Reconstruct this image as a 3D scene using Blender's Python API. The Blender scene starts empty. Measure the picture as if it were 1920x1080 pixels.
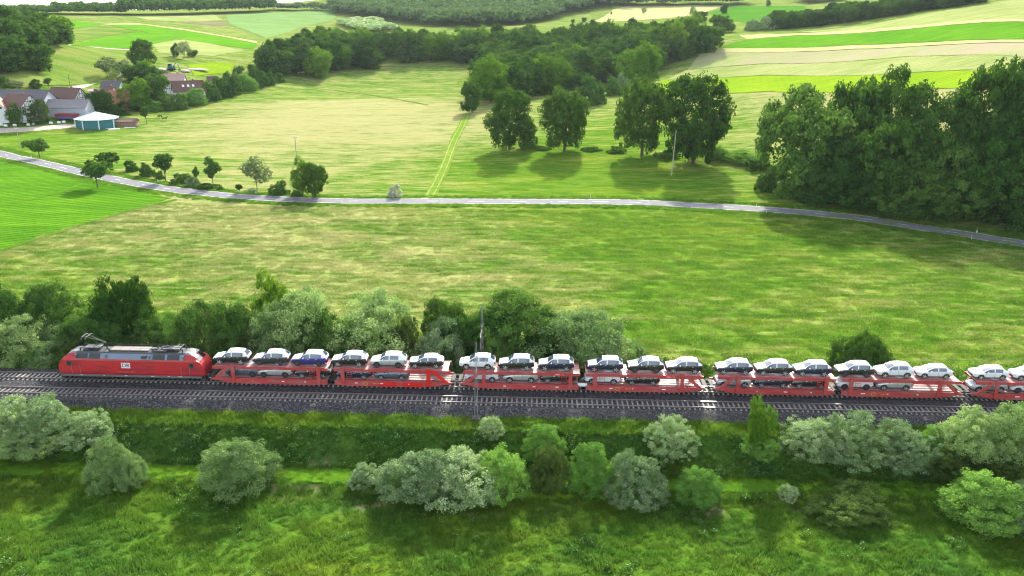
import bpy, bmesh, math, random
import numpy as np
from mathutils import Vector, Matrix
from mathutils.geometry import delaunay_2d_cdt
R = math.radians
rng = np.random.default_rng(11)
rnd = random.Random(5)
scene = bpy.context.scene

# ------------------------------------------------------------------ camera
CAM_H, CAM_F, CAM_T, CAM_R = 44.31, 1518.3, R(19.0), 0.00992
cd = bpy.data.cameras.new('camera'); cam = bpy.data.objects.new('camera', cd)
scene.collection.objects.link(cam); scene.camera = cam
Fv = Vector((0, math.cos(CAM_T), -math.sin(CAM_T)))
U0 = Vector((0, math.sin(CAM_T), math.cos(CAM_T))); R0 = Vector((1, 0, 0))
Rv = R0*math.cos(CAM_R) + U0*math.sin(CAM_R); Uv = U0*math.cos(CAM_R) - R0*math.sin(CAM_R)
mw = Matrix((Rv, Uv, -Fv)).transposed().to_4x4(); mw.translation = (0, 0, CAM_H)
cam.matrix_world = mw
cd.sensor_width = 36.0; cd.lens = CAM_F/1920*36.0; cd.clip_start = 1.0; cd.clip_end = 9000

# ------------------------------------------------------------------ sky, sun, exposure
SUN_EL, SUN_AZ = R(31), R(9)
w = bpy.data.worlds.new('World'); scene.world = w; w.use_nodes = True
nt = w.node_tree; nt.nodes.clear()
sky = nt.nodes.new('ShaderNodeTexSky'); sky.sky_type = 'NISHITA'; sky.sun_disc = False
sky.sun_elevation = SUN_EL; sky.sun_rotation = SUN_AZ
sky.altitude = 200; sky.air_density = 1.0; sky.dust_density = 2.5; sky.ozone_density = 1.0
bg = nt.nodes.new('ShaderNodeBackground'); bg.inputs['Strength'].default_value = 0.14
wo = nt.nodes.new('ShaderNodeOutputWorld')
hs_ = nt.nodes.new('ShaderNodeHueSaturation'); hs_.inputs['Saturation'].default_value = 0.42
nt.links.new(sky.outputs[0], hs_.inputs['Color']); nt.links.new(hs_.outputs[0], bg.inputs[0]); nt.links.new(bg.outputs[0], wo.inputs[0])
sl = bpy.data.lights.new('sun', 'SUN'); sl.energy = 3.1; sl.angle = R(1.5); sl.color = (1.0, 0.93, 0.80)
so = bpy.data.objects.new('sun', sl); scene.collection.objects.link(so)
sd = Vector((math.sin(SUN_AZ)*math.cos(SUN_EL), math.cos(SUN_AZ)*math.cos(SUN_EL), math.sin(SUN_EL)))
so.rotation_euler = sd.to_track_quat('Z', 'Y').to_euler(); so.location = (60, 300, 200)
vs = scene.view_settings
vs.view_transform = 'Standard'; vs.look = 'None'; vs.gamma = 1.0; vs.use_curve_mapping = False
vs.exposure = 1.9
scene.cycles.use_denoising = True; scene.cycles.sample_clamp_indirect = 0.10; scene.cycles.filter_width = 1.15
scene.cycles.max_bounces = 8; scene.cycles.transparent_max_bounces = 8

# ------------------------------------------------------------------ helpers
C = scene.collection
def tag(o, label=None, cat=None, group=None, kind=None):
    if label: o['label'] = label
    if cat: o['category'] = cat
    if group: o['group'] = group
    if kind: o['kind'] = kind
    return o
def empty(name, loc=(0, 0, 0), rz=0.0):
    o = bpy.data.objects.new(name, None); C.objects.link(o)
    o.location = loc; o.rotation_euler = (0, 0, rz); o.empty_display_size = 0.5
    return o
def link(name, me, parent=None):
    o = bpy.data.objects.new(name, me); C.objects.link(o)
    if parent is not None: o.parent = parent
    return o
def copy_tree(o, parent=None):
    c = o.copy(); C.objects.link(c)
    if parent is not None: c.parent = parent
    for ch in list(o.children): copy_tree(ch, c)
    return c
class MB:
    """collects simple shapes into one mesh"""
    def __init__(s): s.v = []; s.f = []; s.m = []; s.cur = 0
    def add(s, vs, fs):
        b = len(s.v); s.v += [tuple(p) for p in vs]
        for f in fs: s.f.append(tuple(i+b for i in f)); s.m.append(s.cur)
        return s
    def box(s, c, d, rz=0.0, taper=1.0, ry=0.0):
        x, y, z = d[0]/2, d[1]/2, d[2]/2; P = []
        for k in (-1, 1):
            t = 1 if k < 0 else taper
            for i, j in ((-1, -1), (1, -1), (1, 1), (-1, 1)):
                p = Vector((i*x*t, j*y*t, k*z))
                if ry: p = Matrix.Rotation(ry, 3, 'Y') @ p
                if rz: p = Matrix.Rotation(rz, 3, 'Z') @ p
                P.append(p+Vector(c))
        return s.add(P, [(3, 2, 1, 0), (4, 5, 6, 7), (0, 1, 5, 4), (1, 2, 6, 5), (2, 3, 7, 6), (3, 0, 4, 7)])
    def tube(s, a, b, r0, r1=None, n=8, cap=True):
        a, b = Vector(a), Vector(b); r1 = r0 if r1 is None else r1
        d = (b-a).normalized(); x = d.orthogonal().normalized(); y = d.cross(x)
        P = []
        for p, r in ((a, r0), (b, r1)):
            for k in range(n):
                t = 2*math.pi*k/n; P.append(p+(x*math.cos(t)+y*math.sin(t))*r)
        F = [(k, (k+1) % n, n+(k+1) % n, n+k) for k in range(n)]
        if cap: F += [tuple(range(n))[::-1], tuple(range(n, 2*n))]
        return s.add(P, F)
    def path(s, pts, rad, n=7):
        pts = [Vector(p) for p in pts]; P = []; F = []
        for i, p in enumerate(pts):
            d = (pts[min(i+1, len(pts)-1)]-pts[max(i-1, 0)]).normalized()
            x = d.cross(Vector((0.3, 1, 0.2))).normalized(); y = d.cross(x)
            r = rad[i] if hasattr(rad, '__len__') else rad
            for k in range(n):
                t = 2*math.pi*k/n; P.append(p+(x*math.cos(t)+y*math.sin(t))*r)
        for i in range(len(pts)-1):
            for k in range(n):
                F.append((i*n+k, i*n+(k+1) % n, (i+1)*n+(k+1) % n, (i+1)*n+k))
        F.append(tuple(range((len(pts)-1)*n, len(pts)*n)))
        return s.add(P, F)
    def prism(s, poly, y0, y1):
        """polygon in x,z extruded along y"""
        n = len(poly); P = [(x, y0, z) for x, z in poly]+[(x, y1, z) for x, z in poly]
        F = [tuple(range(n)), tuple(range(n, 2*n))[::-1]]+[(i, n+i, n+(i+1) % n, (i+1) % n) for i in range(n)]
        return s.add(P, F)
    def mesh(s, name, mat, smooth=False):
        me = bpy.data.meshes.new(name); me.from_pydata(s.v, [], s.f)
        for m in (mat if isinstance(mat, (list, tuple)) else [mat]): me.materials.append(m)
        if any(s.m): me.polygons.foreach_set('material_index', s.m)
        if smooth: me.polygons.foreach_set('use_smooth', [True]*len(s.f))
        bm = bmesh.new(); bm.from_mesh(me); bmesh.ops.recalc_face_normals(bm, faces=bm.faces); bm.to_mesh(me); bm.free()
        me.update(); return me
    def build(s, name, mat, parent=None, smooth=False):
        return link(name, s.mesh(name, mat, smooth), parent)
def np_mesh(name, V, F, mat, attrs=None, smooth=False):
    V = np.asarray(V, np.float32); F = np.asarray(F, np.int32); k = F.shape[1]
    me = bpy.data.meshes.new(name)
    me.vertices.add(len(V)); me.vertices.foreach_set('co', V.ravel())
    me.loops.add(F.size); me.loops.foreach_set('vertex_index', F.ravel())
    me.polygons.add(len(F)); me.polygons.foreach_set('loop_start', np.arange(0, F.size, k, dtype=np.int32))
    me.polygons.foreach_set('loop_total', np.full(len(F), k, np.int32))
    if smooth: me.polygons.foreach_set('use_smooth', np.ones(len(F), bool))
    me.materials.append(mat)
    for a, vals in (attrs or {}).items():
        at = me.attributes.new(a, 'FLOAT', 'POINT'); at.data.foreach_set('value', np.asarray(vals, np.float32))
    me.update(calc_edges=True); me.validate(); return me

# ------------------------------------------------------------------ picture point -> direction
def ray(u, v):
    d = Fv + Rv*((u-960)/CAM_F) + Uv*((540-v)/CAM_F)
    return np.array(d)
def project(p):
    d = Vector(p)-Vector((0, 0, CAM_H)); z = d.dot(Fv)
    return 960+CAM_F*d.dot(Rv)/z, 540-CAM_F*d.dot(Uv)/z, z
# track frame: s along the rails (to the right), q across (away from the camera), origin on the far track
PSI = 0.02538
tv = np.array([math.cos(PSI), -math.sin(PSI)]); nv = np.array([math.sin(PSI), math.cos(PSI)])
Q0 = 89.9+1.3
def TP(s, q, z=0.0):
    p = nv*(Q0+q)+tv*s
    return Vector((p[0], p[1], z))
def s_of_u(u, q=0.0, z=0.0):
    a, b = -120.0, 120.0
    for _ in range(40):
        m = (a+b)/2
        if project(TP(m, q, z))[0] < u: a = m
        else: b = m
    return a
# ------------------------------------------------------------------ terrain height
def sstep(a, b, x):
    t = np.clip((x-a)/(b-a), 0, 1); return t*t*(3-2*t)
def ctrl_points():
    L = []
    def z_(u, v, z):
        d = ray(u, v); t = (z-CAM_H)/d[2]; L.append((d[0]*t, d[1]*t, z))
    def D_(u, v, D):
        d = ray(u, v); t = D/math.hypot(d[0], d[1]); L.append((d[0]*t, d[1]*t, CAM_H+d[2]*t))
    for u, v, z in [(60, 240, -2), (-250, 240, -2), (300, 205, -1), (150, 290, -2.5), (480, 352, -2.5), (-200, 330, -2.5), (960, 381, -2.4), (1440, 396, -2.4), (1800, 440, -2.5), (2200, 480, -2.5),
                    (200, 460, -2.5), (960, 520, -2.5), (1700, 520, -2.5), (-200, 520, -2.5), (2100, 600, -2.5), (430, 205, 0), (650, 260, -0.5), (700, 200, 1.5), (960, 300, -0.8), (960, 279, 0.2), (1260, 310, -0.3), (1250, 290, 0.6),
                    (905, 205, 2.5), (1100, 190, 5), (1440, 240, 4), (1600, 390, -2), (1750, 400, -2), (1240, 128, 11), (560, 150, 3.5), (700, 120, 8), (830, 118, 8.5)]: z_(u, v, z)
    for u, v, D in [(1345, 85, 550), (1600, 160, 400), (1900, 200, 320), (1600, 100, 490), (1900, 100, 420), (1600, 55, 610), (1900, 30, 540), (1850, 4, 640), (2200, 150, 380), (2200, 40, 560), (2200, -20, 800), (1950, -6, 700),
                    (1445, 55, 650), (1400, 24, 900), (1280, 32, 880), (1240, 14, 1000), (1110, 44, 780), (870, 50, 800), (800, 46, 900), (960, 46, 850), (1150, 12, 1000), (800, -22, 1450), (650, 20, 1150), (650, -6, 1500), (1050, -25, 1500),
                    (100, 150, 440), (150, 95, 560), (330, 95, 590), (300, 60, 780), (300, 31, 1020), (100, 28, 980), (540, 23, 1120), (545, 60, 850), (450, 110, 540), (50, 70, 530), (-300, 60, 800), (-300, 120, 480), (40, 135, 430),
                    (560, 19, 2000), (1400, 17, 1700), (100, 30, 1700), (300, 30, 1700), (-400, 30, 1500), (1900, -10, 1500), (2500, 0, 1200), (600, 20, 2600), (1100, -25, 2500), (1800, -10, 2500), (0, 30, 2600), (-600, 30, 2500), (2600, -10, 2400)]: D_(u, v, D)
    return np.array(L)
CP = ctrl_points()
def _tps(r2): return 0.5*r2*np.log(r2+1e-9)
def fit_tps(P, val, lam):
    n = len(P); S = 300.0; X = P/S
    r2 = ((X[:, None]-X[None])**2).sum(-1); A = np.zeros((n+3, n+3))
    A[:n, :n] = _tps(r2)+lam*np.eye(n); A[:n, n] = 1; A[:n, n+1:] = X; A[n, :n] = 1; A[n+1:, :n] = X.T
    wts = np.linalg.solve(A, np.concatenate([val, np.zeros(3)]))
    def f(x, y):
        x = np.asarray(x, float)/S; y = np.asarray(y, float)/S
        out = wts[n]+wts[n+1]*x+wts[n+2]*y
        for i in range(n): out = out+wts[i]*_tps((x-X[i, 0])**2+(y-X[i, 1])**2)
        return out
    return f
_tz = fit_tps(CP[:, :2], CP[:, 2], 0.003)
PQ = [(-200, -4.7), (-40, -4.6), (-17.7, -4.5), (-16.9, -4.0), (-13.4, -3.85), (-9.3, -1.15), (-7.1, -0.62), (-6.1, -0.12), (2.1, -0.12), (3.1, -0.65), (6.5, -2.3), (12, -2.5), (400, -2.5)]
PQq = np.array([p[0] for p in PQ]); PQz = np.array([p[1] for p in PQ])
def lump(x, y, f, seed=0):
    return (np.sin(x*f+seed)*np.cos(y*f*1.13+seed*2.1)+0.6*np.sin(x*f*2.3+y*f*1.7+seed)+0.4*np.cos(x*f*3.1-y*f*4.1+seed*.7))/2
def zt(x, y):
    x = np.asarray(x, float); y = np.asarray(y, float)
    s = x*tv[0]+y*tv[1]; q = x*nv[0]+y*nv[1]-Q0
    zp = np.interp(q, PQq, PQz)
    out = sstep(-7, -11, q)*0.16*lump(x, y, 0.55)+sstep(-17, -20, q)*0.22*lump(x, y, 0.21, 3)
    zp = zp+out
    b = sstep(22, 60, q)
    bank = 0
    return zp*(1-b)+np.maximum(_tz(x, y), -3.2)*b+sstep(14, 20, q)*0.07*lump(x, y, 0.35, 1)
_Ts = np.concatenate([np.arange(30, 400, 1.5), np.geomspace(400, 5000, 420)])
def at(u, v):
    """point of the ground seen at a place of the photograph"""
    d = ray(u, v); h = math.hypot(d[0], d[1]); d = d/h
    f = lambda t: CAM_H+d[2]*t-zt(d[0]*t, d[1]*t)
    g = f(_Ts); k = np.argmax(g < 0)
    if not (g < 0).any(): k = len(_Ts)-1; t = 2600.0
    else:
        a, b = _Ts[max(k-1, 0)], _Ts[k]
        for _ in range(18):
            m = (a+b)/2
            if f(m) > 0: a = m
            else: b = m
        t = (a+b)/2
    x, y = d[0]*t, d[1]*t
    return Vector((x, y, float(zt(x, y))))
def ground(p, dz=0.0): return Vector((p[0], p[1], float(zt(p[0], p[1]))+dz))
def ppm(p): return CAM_F/project(p)[2]        # photo pixels per metre at a point
# ------------------------------------------------------------------ materials
class NT:
    def __init__(s, name):
        s.mat = bpy.data.materials.new(name); s.mat.use_nodes = True
        s.t = s.mat.node_tree; s.t.nodes.clear()
    def n(s, typ, **kw):
        x = s.t.nodes.new(typ)
        for k, val in kw.items(): setattr(x, k, val)
        return x
    def l(s, a, b): s.t.links.new(a, b)
    def setv(s, sock, val):
        if hasattr(val, 'is_output'): s.l(val, sock)
        else: sock.default_value = val
    def pos(s, scale=(1, 1, 1), rz=0.0, obj=False):
        if obj: src = s.n('ShaderNodeTexCoord').outputs['Object']
        else: src = s.n('ShaderNodeNewGeometry').outputs['Position']
        m = s.n('ShaderNodeMapping'); m.inputs['Scale'].default_value = scale; m.inputs['Rotation'].default_value = (0, 0, rz)
        s.l(src, m.inputs['Vector']); return m.outputs[0]
    def noise(s, vec, scale, detail=3, rough=0.6, dist=0.0):
        x = s.n('ShaderNodeTexNoise'); x.inputs['Scale'].default_value = scale; x.inputs['Detail'].default_value = detail
        x.inputs['Roughness'].default_value = rough; x.inputs['Distortion'].default_value = dist
        s.l(vec, x.inputs['Vector']); return x.outputs['Fac']
    def math(s, op, a, b=0.0, c=0.0, clamp=False):
        x = s.n('ShaderNodeMath', operation=op, use_clamp=clamp)
        s.setv(x.inputs[0], a); s.setv(x.inputs[1], b); s.setv(x.inputs[2], c); return x.outputs[0]
    def rng(s, x, a, b, c=0.0, d=1.0):
        m = s.n('ShaderNodeMapRange', interpolation_type='SMOOTHSTEP'); s.setv(m.inputs[0], x)
        for i, q in enumerate((a, b, c, d)): m.inputs[i+1].default_value = q
        return m.outputs[0]
    def mix(s, f, a, b, mode='MIX'):
        x = s.n('ShaderNodeMix', data_type='RGBA', blend_type=mode); s.setv(x.inputs[0], f)
        for sock, val in ((x.inputs[6], a), (x.inputs[7], b)):
            if hasattr(val, 'is_output'): s.l(val, sock)
            else: sock.default_value = (*val[:3], 1)
        return x.outputs[2]
    def scale(s, col, f):
        x = s.n('ShaderNodeVectorMath', operation='SCALE'); s.l(col, x.inputs[0]); s.setv(x.inputs['Scale'], f); return x.outputs[0]
    def attr(s, name, inst=False):
        a = s.n('ShaderNodeAttribute'); a.attribute_name = name
        if inst: a.attribute_type = 'INSTANCER'
        return a.outputs['Fac']
    def objrand(s): return s.n('ShaderNodeObjectInfo').outputs['Random']
    def bump(s, h, strength=0.5, dist=0.1):
        b = s.n('ShaderNodeBump'); b.inputs['Strength'].default_value = strength; b.inputs['Distance'].default_value = dist
        s.l(h, b.inputs['Height']); return b.outputs[0]
    def out(s, sh): 
        o = s.n('ShaderNodeOutputMaterial'); s.l(sh, o.inputs[0]); return s.mat
    def pbr(s, col, rough=0.8, metal=0.0, normal=None, spec=0.5):
        p = s.n('ShaderNodeBsdfPrincipled'); s.setv(p.inputs['Base Color'], col if hasattr(col, 'is_output') else (*col[:3], 1))
        s.setv(p.inputs['Roughness'], rough); s.setv(p.inputs['Metallic'], metal); p.inputs['Specular IOR Level'].default_value = spec
        if normal is not None: s.l(normal, p.inputs['Normal'])
        return p.outputs[0]
    def leaf(s, col, trans=0.4, gain=1.0, normal=None, tcol=None):
        d = s.n('ShaderNodeBsdfDiffuse'); t = s.n('ShaderNodeBsdfTranslucent'); m = s.n('ShaderNodeMixShader')
        s.l(col, d.inputs[0]); s.l(tcol if tcol is not None else col, t.inputs[0]); m.inputs[0].default_value = trans
        s.l(d.outputs[0], m.inputs[1]); s.l(t.outputs[0], m.inputs[2])
        if normal is not None: s.l(normal, d.inputs['Normal'])
        return m.outputs[0]

def paint(name, col, rough=0.5, metal=0.0, var=0.12, sc=1.2, dirt=None, dirt_amt=0.0, spec=0.5, obj=True):
    """one paint or plain material with uneven tone and optional dirt"""
    k = NT(name); p = k.pos(obj=obj)
    n1 = k.noise(p, sc, 4); n2 = k.noise(p, sc*7, 3)
    f = k.math('ADD', k.math('MULTIPLY', k.math('SUBTRACT', n1, 0.5), var*2), 1.0)
    f = k.math('ADD', f, k.math('MULTIPLY', k.math('SUBTRACT', n2, 0.5), var))
    rgb = k.n('ShaderNodeRGB'); rgb.outputs[0].default_value = (*col, 1)
    c = k.scale(rgb.outputs[0], f)
    if dirt is not None:
        c = k.mix(k.math('MULTIPLY', k.rng(k.noise(k.pos((0.5, 1, 2.2), obj=obj), sc*1.7, 5, 0.7), 0.42, 0.7), dirt_amt), c, dirt)
    return k.out(k.pbr(c, k.rng(n2, 0.2, 0.8, rough*0.8, min(1, rough*1.2)), metal, None, spec))

GREEN_A, GREEN_B, HAY = (0.055, 0.150, 0.010), (0.125, 0.220, 0.020), (0.33, 0.315, 0.14)
def grass_colour(k, hay, inst=False, yel=None):
    """meadow colour from its share of dry seed heads; same pattern on ground and on tufts"""
    p1 = k.pos((0.035, 0.11, 0.05), -PSI); p2 = k.pos((0.16, 0.55, 0.3), -PSI); p3 = k.pos((1, 1, 1))
    a = k.noise(p1, 1.0, 4, 0.62, 0.4); b = k.noise(p2, 1.0, 4, 0.65, 0.3); c = k.noise(p3, 2.6, 3, 0.7)
    g = k.mix(k.rng(b, 0.3, 0.68), GREEN_A, GREEN_B)
    g = k.mix(k.rng(a, 0.45, 0.75, 0, 0.7), g, (0.20, 0.27, 0.02))
    f = k.math('ADD', hay, k.math('MULTIPLY', k.math('SUBTRACT', a, 0.5), 1.1))
    f = k.math('ADD', f, k.math('MULTIPLY', k.math('SUBTRACT', b, 0.5), 1.5))
    f = k.math('ADD', f, k.math('MULTIPLY', k.math('SUBTRACT', c, 0.5), 0.5))
    ln = k.noise(k.pos((0.03, 1.25, 0.3), -PSI+0.03), 1.0, 3, 0.6)
    f = k.math('ADD', f, k.math('MULTIPLY', k.math('SUBTRACT', ln, 0.5), 0.7))
    f = k.rng(f, 0.15, 1.05, 0.0, 0.92)
    col = k.mix(f, g, HAY)
    sh = k.math('MULTIPLY_ADD', c, 0.9, 0.55)
    return k.scale(col, sh), c, b
def meadow_mat():
    k = NT('meadow_grass'); hay = k.attr('hay'); herb = k.attr('herb')
    col, c, b = grass_colour(k, hay)
    col = k.mix(herb, col, k.mix(k.rng(c, 0.3, 0.7), (0.018, 0.06, 0.010), (0.05, 0.13, 0.022)))
    dry = k.attr('bare')
    col = k.mix(k.math('MULTIPLY', dry, k.rng(k.noise(k.pos(), 0.7, 4), 0.35, 0.6)), col, (0.30, 0.25, 0.16))
    nrm = k.bump(k.math('ADD', k.math('MULTIPLY', c, 0.6), b), 0.9, 0.35)
    return k.out(k.leaf(col, 0.18, normal=nrm))
def crop_mat(name, ca, cb, row=0.0, rowdir=0.0, rowscale=1.0, hay=None, stretch=0.05):
    k = NT(name); p = k.pos((stretch, 0.35, 0.2), rowdir); q = k.pos()
    a = k.noise(p, 1.0, 5, 0.65, 0.2); b = k.noise(q, 0.035, 3); c = k.noise(q, 1.3, 3, 0.7)
    f = k.math('ADD', k.math('MULTIPLY', a, 0.75), k.math('MULTIPLY', b, 0.45))
    col = k.mix(k.rng(f, 0.4, 0.8), ca, cb)
    if hay: col = k.mix(k.rng(k.math('ADD', k.math('MULTIPLY', k.noise(k.pos((0.012, 0.06, 0.05), rowdir), 1.0, 5, 0.65), 1.0), k.math('MULTIPLY', c, 0.2)), 0.5, 0.72), col, hay)
    if row:
        wv = k.n('ShaderNodeTexWave', wave_type='BANDS', bands_direction='Y'); wv.inputs['Scale'].default_value = rowscale; wv.inputs['Distortion'].default_value = 0.6
        wv.inputs['Detail'].default_value = 2; k.l(k.pos((1, 1, 1), rowdir), wv.inputs['Vector'])
        col = k.scale(col, k.math('MULTIPLY_ADD', k.rng(wv.outputs['Fac'], 0.0, 0.35), row, 1-row))
    col = k.scale(col, k.math('MULTIPLY_ADD', c, 0.6, 0.7))
    return k.out(k.leaf(col, 0.18, normal=k.bump(k.math('ADD', c, a), 0.7, 0.3)))
def foliage_mat(name, dark, light, trans=0.38, tip=None, sc=1.0):
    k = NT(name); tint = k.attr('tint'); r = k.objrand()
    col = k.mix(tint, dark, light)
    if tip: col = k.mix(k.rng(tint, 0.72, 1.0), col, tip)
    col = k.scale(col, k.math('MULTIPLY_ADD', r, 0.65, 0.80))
    h = k.n('ShaderNodeHueSaturation'); k.l(col, h.inputs['Color']); k.l(k.math('MULTIPLY_ADD', r, -0.028, 0.515), h.inputs['Hue'])
    yel = k.mix(0.5, h.outputs[0], k.mix(0.7, h.outputs[0], (0.14, 0.24, 0.015)))
    return k.out(k.leaf(h.outputs[0], trans, tcol=yel))
M = {}
M['meadow'] = meadow_mat()
M['crop_left'] = crop_mat('young_crop', (0.055, 0.165, 0.010), (0.11, 0.26, 0.014), 0.45, -0.52, 0.16)
M['field_green'] = crop_mat('green_crop', (0.05, 0.16, 0.012), (0.085, 0.23, 0.018), 0.12, 0.05, 0.12)
M['field_bright'] = crop_mat('bright_crop', (0.07, 0.21, 0.011), (0.125, 0.30, 0.015), 0.12, 0.05, 0.12)
M['field_lime'] = crop_mat('lime_crop', (0.16, 0.29, 0.012), (0.24, 0.36, 0.016), 0.22, 0.03, 0.1)
M['field_pale'] = crop_mat('pale_grass', (0.20, 0.27, 0.07), (0.33, 0.36, 0.14), 0.12, 0.04, 0.1)
M['field_cream'] = crop_mat('cream_grass', (0.34, 0.36, 0.13), (0.46, 0.44, 0.22))
M['field_mauve'] = crop_mat('seeding_grass', (0.24, 0.30, 0.10), (0.33, 0.35, 0.16), hay=(0.34, 0.29, 0.20))
M['field_brown'] = crop_mat('brown_field', (0.16, 0.15, 0.08), (0.22, 0.20, 0.12))
M['field_soft'] = crop_mat('soft_green_crop', (0.13, 0.24, 0.07), (0.19, 0.30, 0.10))
M['field_dull'] = crop_mat('dull_grass', (0.075, 0.16, 0.02), (0.13, 0.23, 0.03), hay=(0.2, 0.23, 0.06))
M['strip'] = crop_mat('strip_grass', (0.055, 0.150, 0.011), (0.11, 0.225, 0.015))
M['far_wood'] = foliage_mat('hazed_forest_leaves', (0.036, 0.080, 0.030), (0.13, 0.21, 0.075), 0.2)  # lighter, bluer than the near woods: distance haze painted into the leaves
M['verge'] = crop_mat('verge_grass', (0.055, 0.15, 0.010), (0.12, 0.24, 0.014))
M['lane'] = crop_mat('lane_grass', (0.115, 0.215, 0.018), (0.20, 0.28, 0.045))
M['sand'] = paint('sand', (0.42, 0.37, 0.30), 0.95, var=0.15, sc=0.6, obj=False)
M['gravel_path'] = paint('gravel', (0.36, 0.33, 0.27), 0.95, var=0.2, sc=0.8, obj=False)
M['asphalt'] = paint('asphalt', (0.13, 0.13, 0.15), 0.95, var=0.12, sc=0.35, spec=0.12, obj=False)
M['road_paint'] = paint('road_paint', (0.68, 0.68, 0.66), 0.9, var=0.2, sc=2, spec=0.15, obj=False)
def ballast_mat():
    k = NT('ballast'); p = k.pos()
    v = k.n('ShaderNodeTexVoronoi', feature='F1'); v.inputs['Scale'].default_value = 7.0; k.l(p, v.inputs['Vector'])
    sep = k.n('ShaderNodeSeparateColor'); k.l(v.outputs['Color'], sep.inputs[0])
    big = k.noise(k.pos((0.05, 0.6, 1), -PSI), 1.0, 3)
    st = k.math('POWER', sep.outputs[0], 3.0)
    col = k.mix(k.math('MULTIPLY', st, 0.8), (0.030, 0.031, 0.035), (0.15, 0.145, 0.145))
    col = k.mix(k.rng(big, 0.45, 0.7, 0, 0.5), col, (0.085, 0.075, 0.075))
    return k.out(k.pbr(col, 0.95, 0, k.bump(v.outputs['Distance'], 1.0, 0.12), 0.1))
M['ballast'] = ballast_mat()
M['concrete'] = paint('concrete', (0.40, 0.385, 0.35), 0.85, var=0.25, sc=1.5, dirt=(0.15, 0.12, 0.10), dirt_amt=0.6)
M['concrete_dirty'] = paint('dirty_concrete', (0.26, 0.25, 0.24), 0.9, var=0.35, sc=1.5, dirt=(0.07, 0.06, 0.055), dirt_amt=0.85, spec=0.2)
M['rail_steel'] = paint('rail_steel', (0.16, 0.12, 0.10), 0.45, 0.3, var=0.2)
M['rail_top'] = paint('rail_top', (0.34, 0.33, 0.32), 0.42, 0.9, var=0.1)
# vegetation
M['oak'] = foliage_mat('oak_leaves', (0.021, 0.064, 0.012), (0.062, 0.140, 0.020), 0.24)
M['wood'] = foliage_mat('wood_leaves', (0.022, 0.066, 0.013), (0.074, 0.165, 0.024), 0.24)
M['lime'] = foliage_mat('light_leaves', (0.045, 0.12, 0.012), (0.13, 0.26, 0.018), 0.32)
M['willow'] = foliage_mat('willow_leaves', (0.12, 0.215, 0.062), (0.33, 0.46, 0.16), 0.24)
M['silver'] = foliage_mat('silvery_leaves', (0.11, 0.20, 0.068), (0.33, 0.45, 0.20), 0.22, tip=(0.42, 0.50, 0.29))
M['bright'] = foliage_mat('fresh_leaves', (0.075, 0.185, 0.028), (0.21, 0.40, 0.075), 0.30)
M['olive'] = foliage_mat('olive_leaves', (0.045, 0.085, 0.020), (0.11, 0.175, 0.037), 0.24)
M['pale'] = foliage_mat('pale_leaves', (0.10, 0.15, 0.06), (0.24, 0.29, 0.15), 0.40)
M['blossom'] = foliage_mat('white_blossom', (0.16, 0.20, 0.11), (0.55, 0.56, 0.48), 0.3)
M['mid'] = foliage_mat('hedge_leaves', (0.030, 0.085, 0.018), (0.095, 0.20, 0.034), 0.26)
M['bark'] = paint('bark', (0.085, 0.065, 0.048), 0.9, var=0.3, sc=3)
M['pale_bark'] = paint('pale_bark', (0.20, 0.17, 0.13), 0.9, var=0.3, sc=3)
# built things
M['loco_red'] = paint('red_paint', (0.47, 0.018, 0.022), 0.42, var=0.14, sc=0.5, dirt=(0.17, 0.022, 0.035), dirt_amt=0.8)
M['wagon_red'] = paint('weathered_red_paint', (0.41, 0.046, 0.042), 0.5, var=0.2, sc=0.5, dirt=(0.36, 0.16, 0.155), dirt_amt=0.6)
M['signal_red'] = paint('bright_red_paint', (0.62, 0.012, 0.010), 0.45, var=0.06)
M['deck_red'] = paint('dust_sheen_deck', (0.46, 0.12, 0.125), 0.5, var=0.22, sc=0.7, dirt=(0.55, 0.40, 0.36), dirt_amt=0.75)  # pinkish tone holds real dust and a painted sky sheen
M['deck_pale'] = paint('pale_deck', (0.55, 0.40, 0.36), 0.55, var=0.25, sc=0.8, dirt=(0.42, 0.16, 0.15), dirt_amt=0.6)  # paler strips carry the same painted sheen in their colour
M['roof_grey'] = paint('roof_grey', (0.17, 0.18, 0.195), 0.5, 0.1, var=0.15, sc=0.8, dirt=(0.12, 0.10, 0.09), dirt_amt=0.5)
M['panel_blue'] = paint('grey_blue_panel', (0.155, 0.20, 0.26), 0.45, 0.1, var=0.12, sc=0.8)
M['roof_light'] = paint('light_roof_panel', (0.22, 0.20, 0.185), 0.6, var=0.15, sc=0.8, dirt=(0.2, 0.15, 0.12), dirt_amt=0.5)
M['dark_grey'] = paint('dark_grey', (0.055, 0.058, 0.062), 0.6, var=0.2)
M['skirt'] = paint('grey_skirt', (0.13, 0.135, 0.135), 0.6, var=0.2, sc=1, dirt=(0.08, 0.065, 0.05), dirt_amt=0.5)
M['black'] = paint('black_rubber', (0.018, 0.018, 0.02), 0.7, var=0.1)
M['under'] = paint('brown_black_underframe', (0.035, 0.030, 0.027), 0.8, var=0.2)
M['white'] = paint('white_paint', (0.80, 0.80, 0.80), 0.4, var=0.04)
M['film'] = paint('white_film', (0.74, 0.75, 0.77), 0.35, var=0.04, sc=1.5)
M['rim'] = paint('wheel_rim', (0.62, 0.63, 0.65), 0.3, 0.7, var=0.05)
M['dark_rim'] = paint('dark_wheel_rim', (0.10, 0.10, 0.11), 0.35, 0.6, var=0.05)
M['steel'] = paint('galvanised_steel', (0.36, 0.37, 0.36), 0.5, 0.5, var=0.15)
M['wood_pole'] = paint('weathered_timber', (0.36, 0.31, 0.25), 0.85, var=0.2)
M['orange'] = paint('orange_paint', (0.62, 0.27, 0.03), 0.5)
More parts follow.
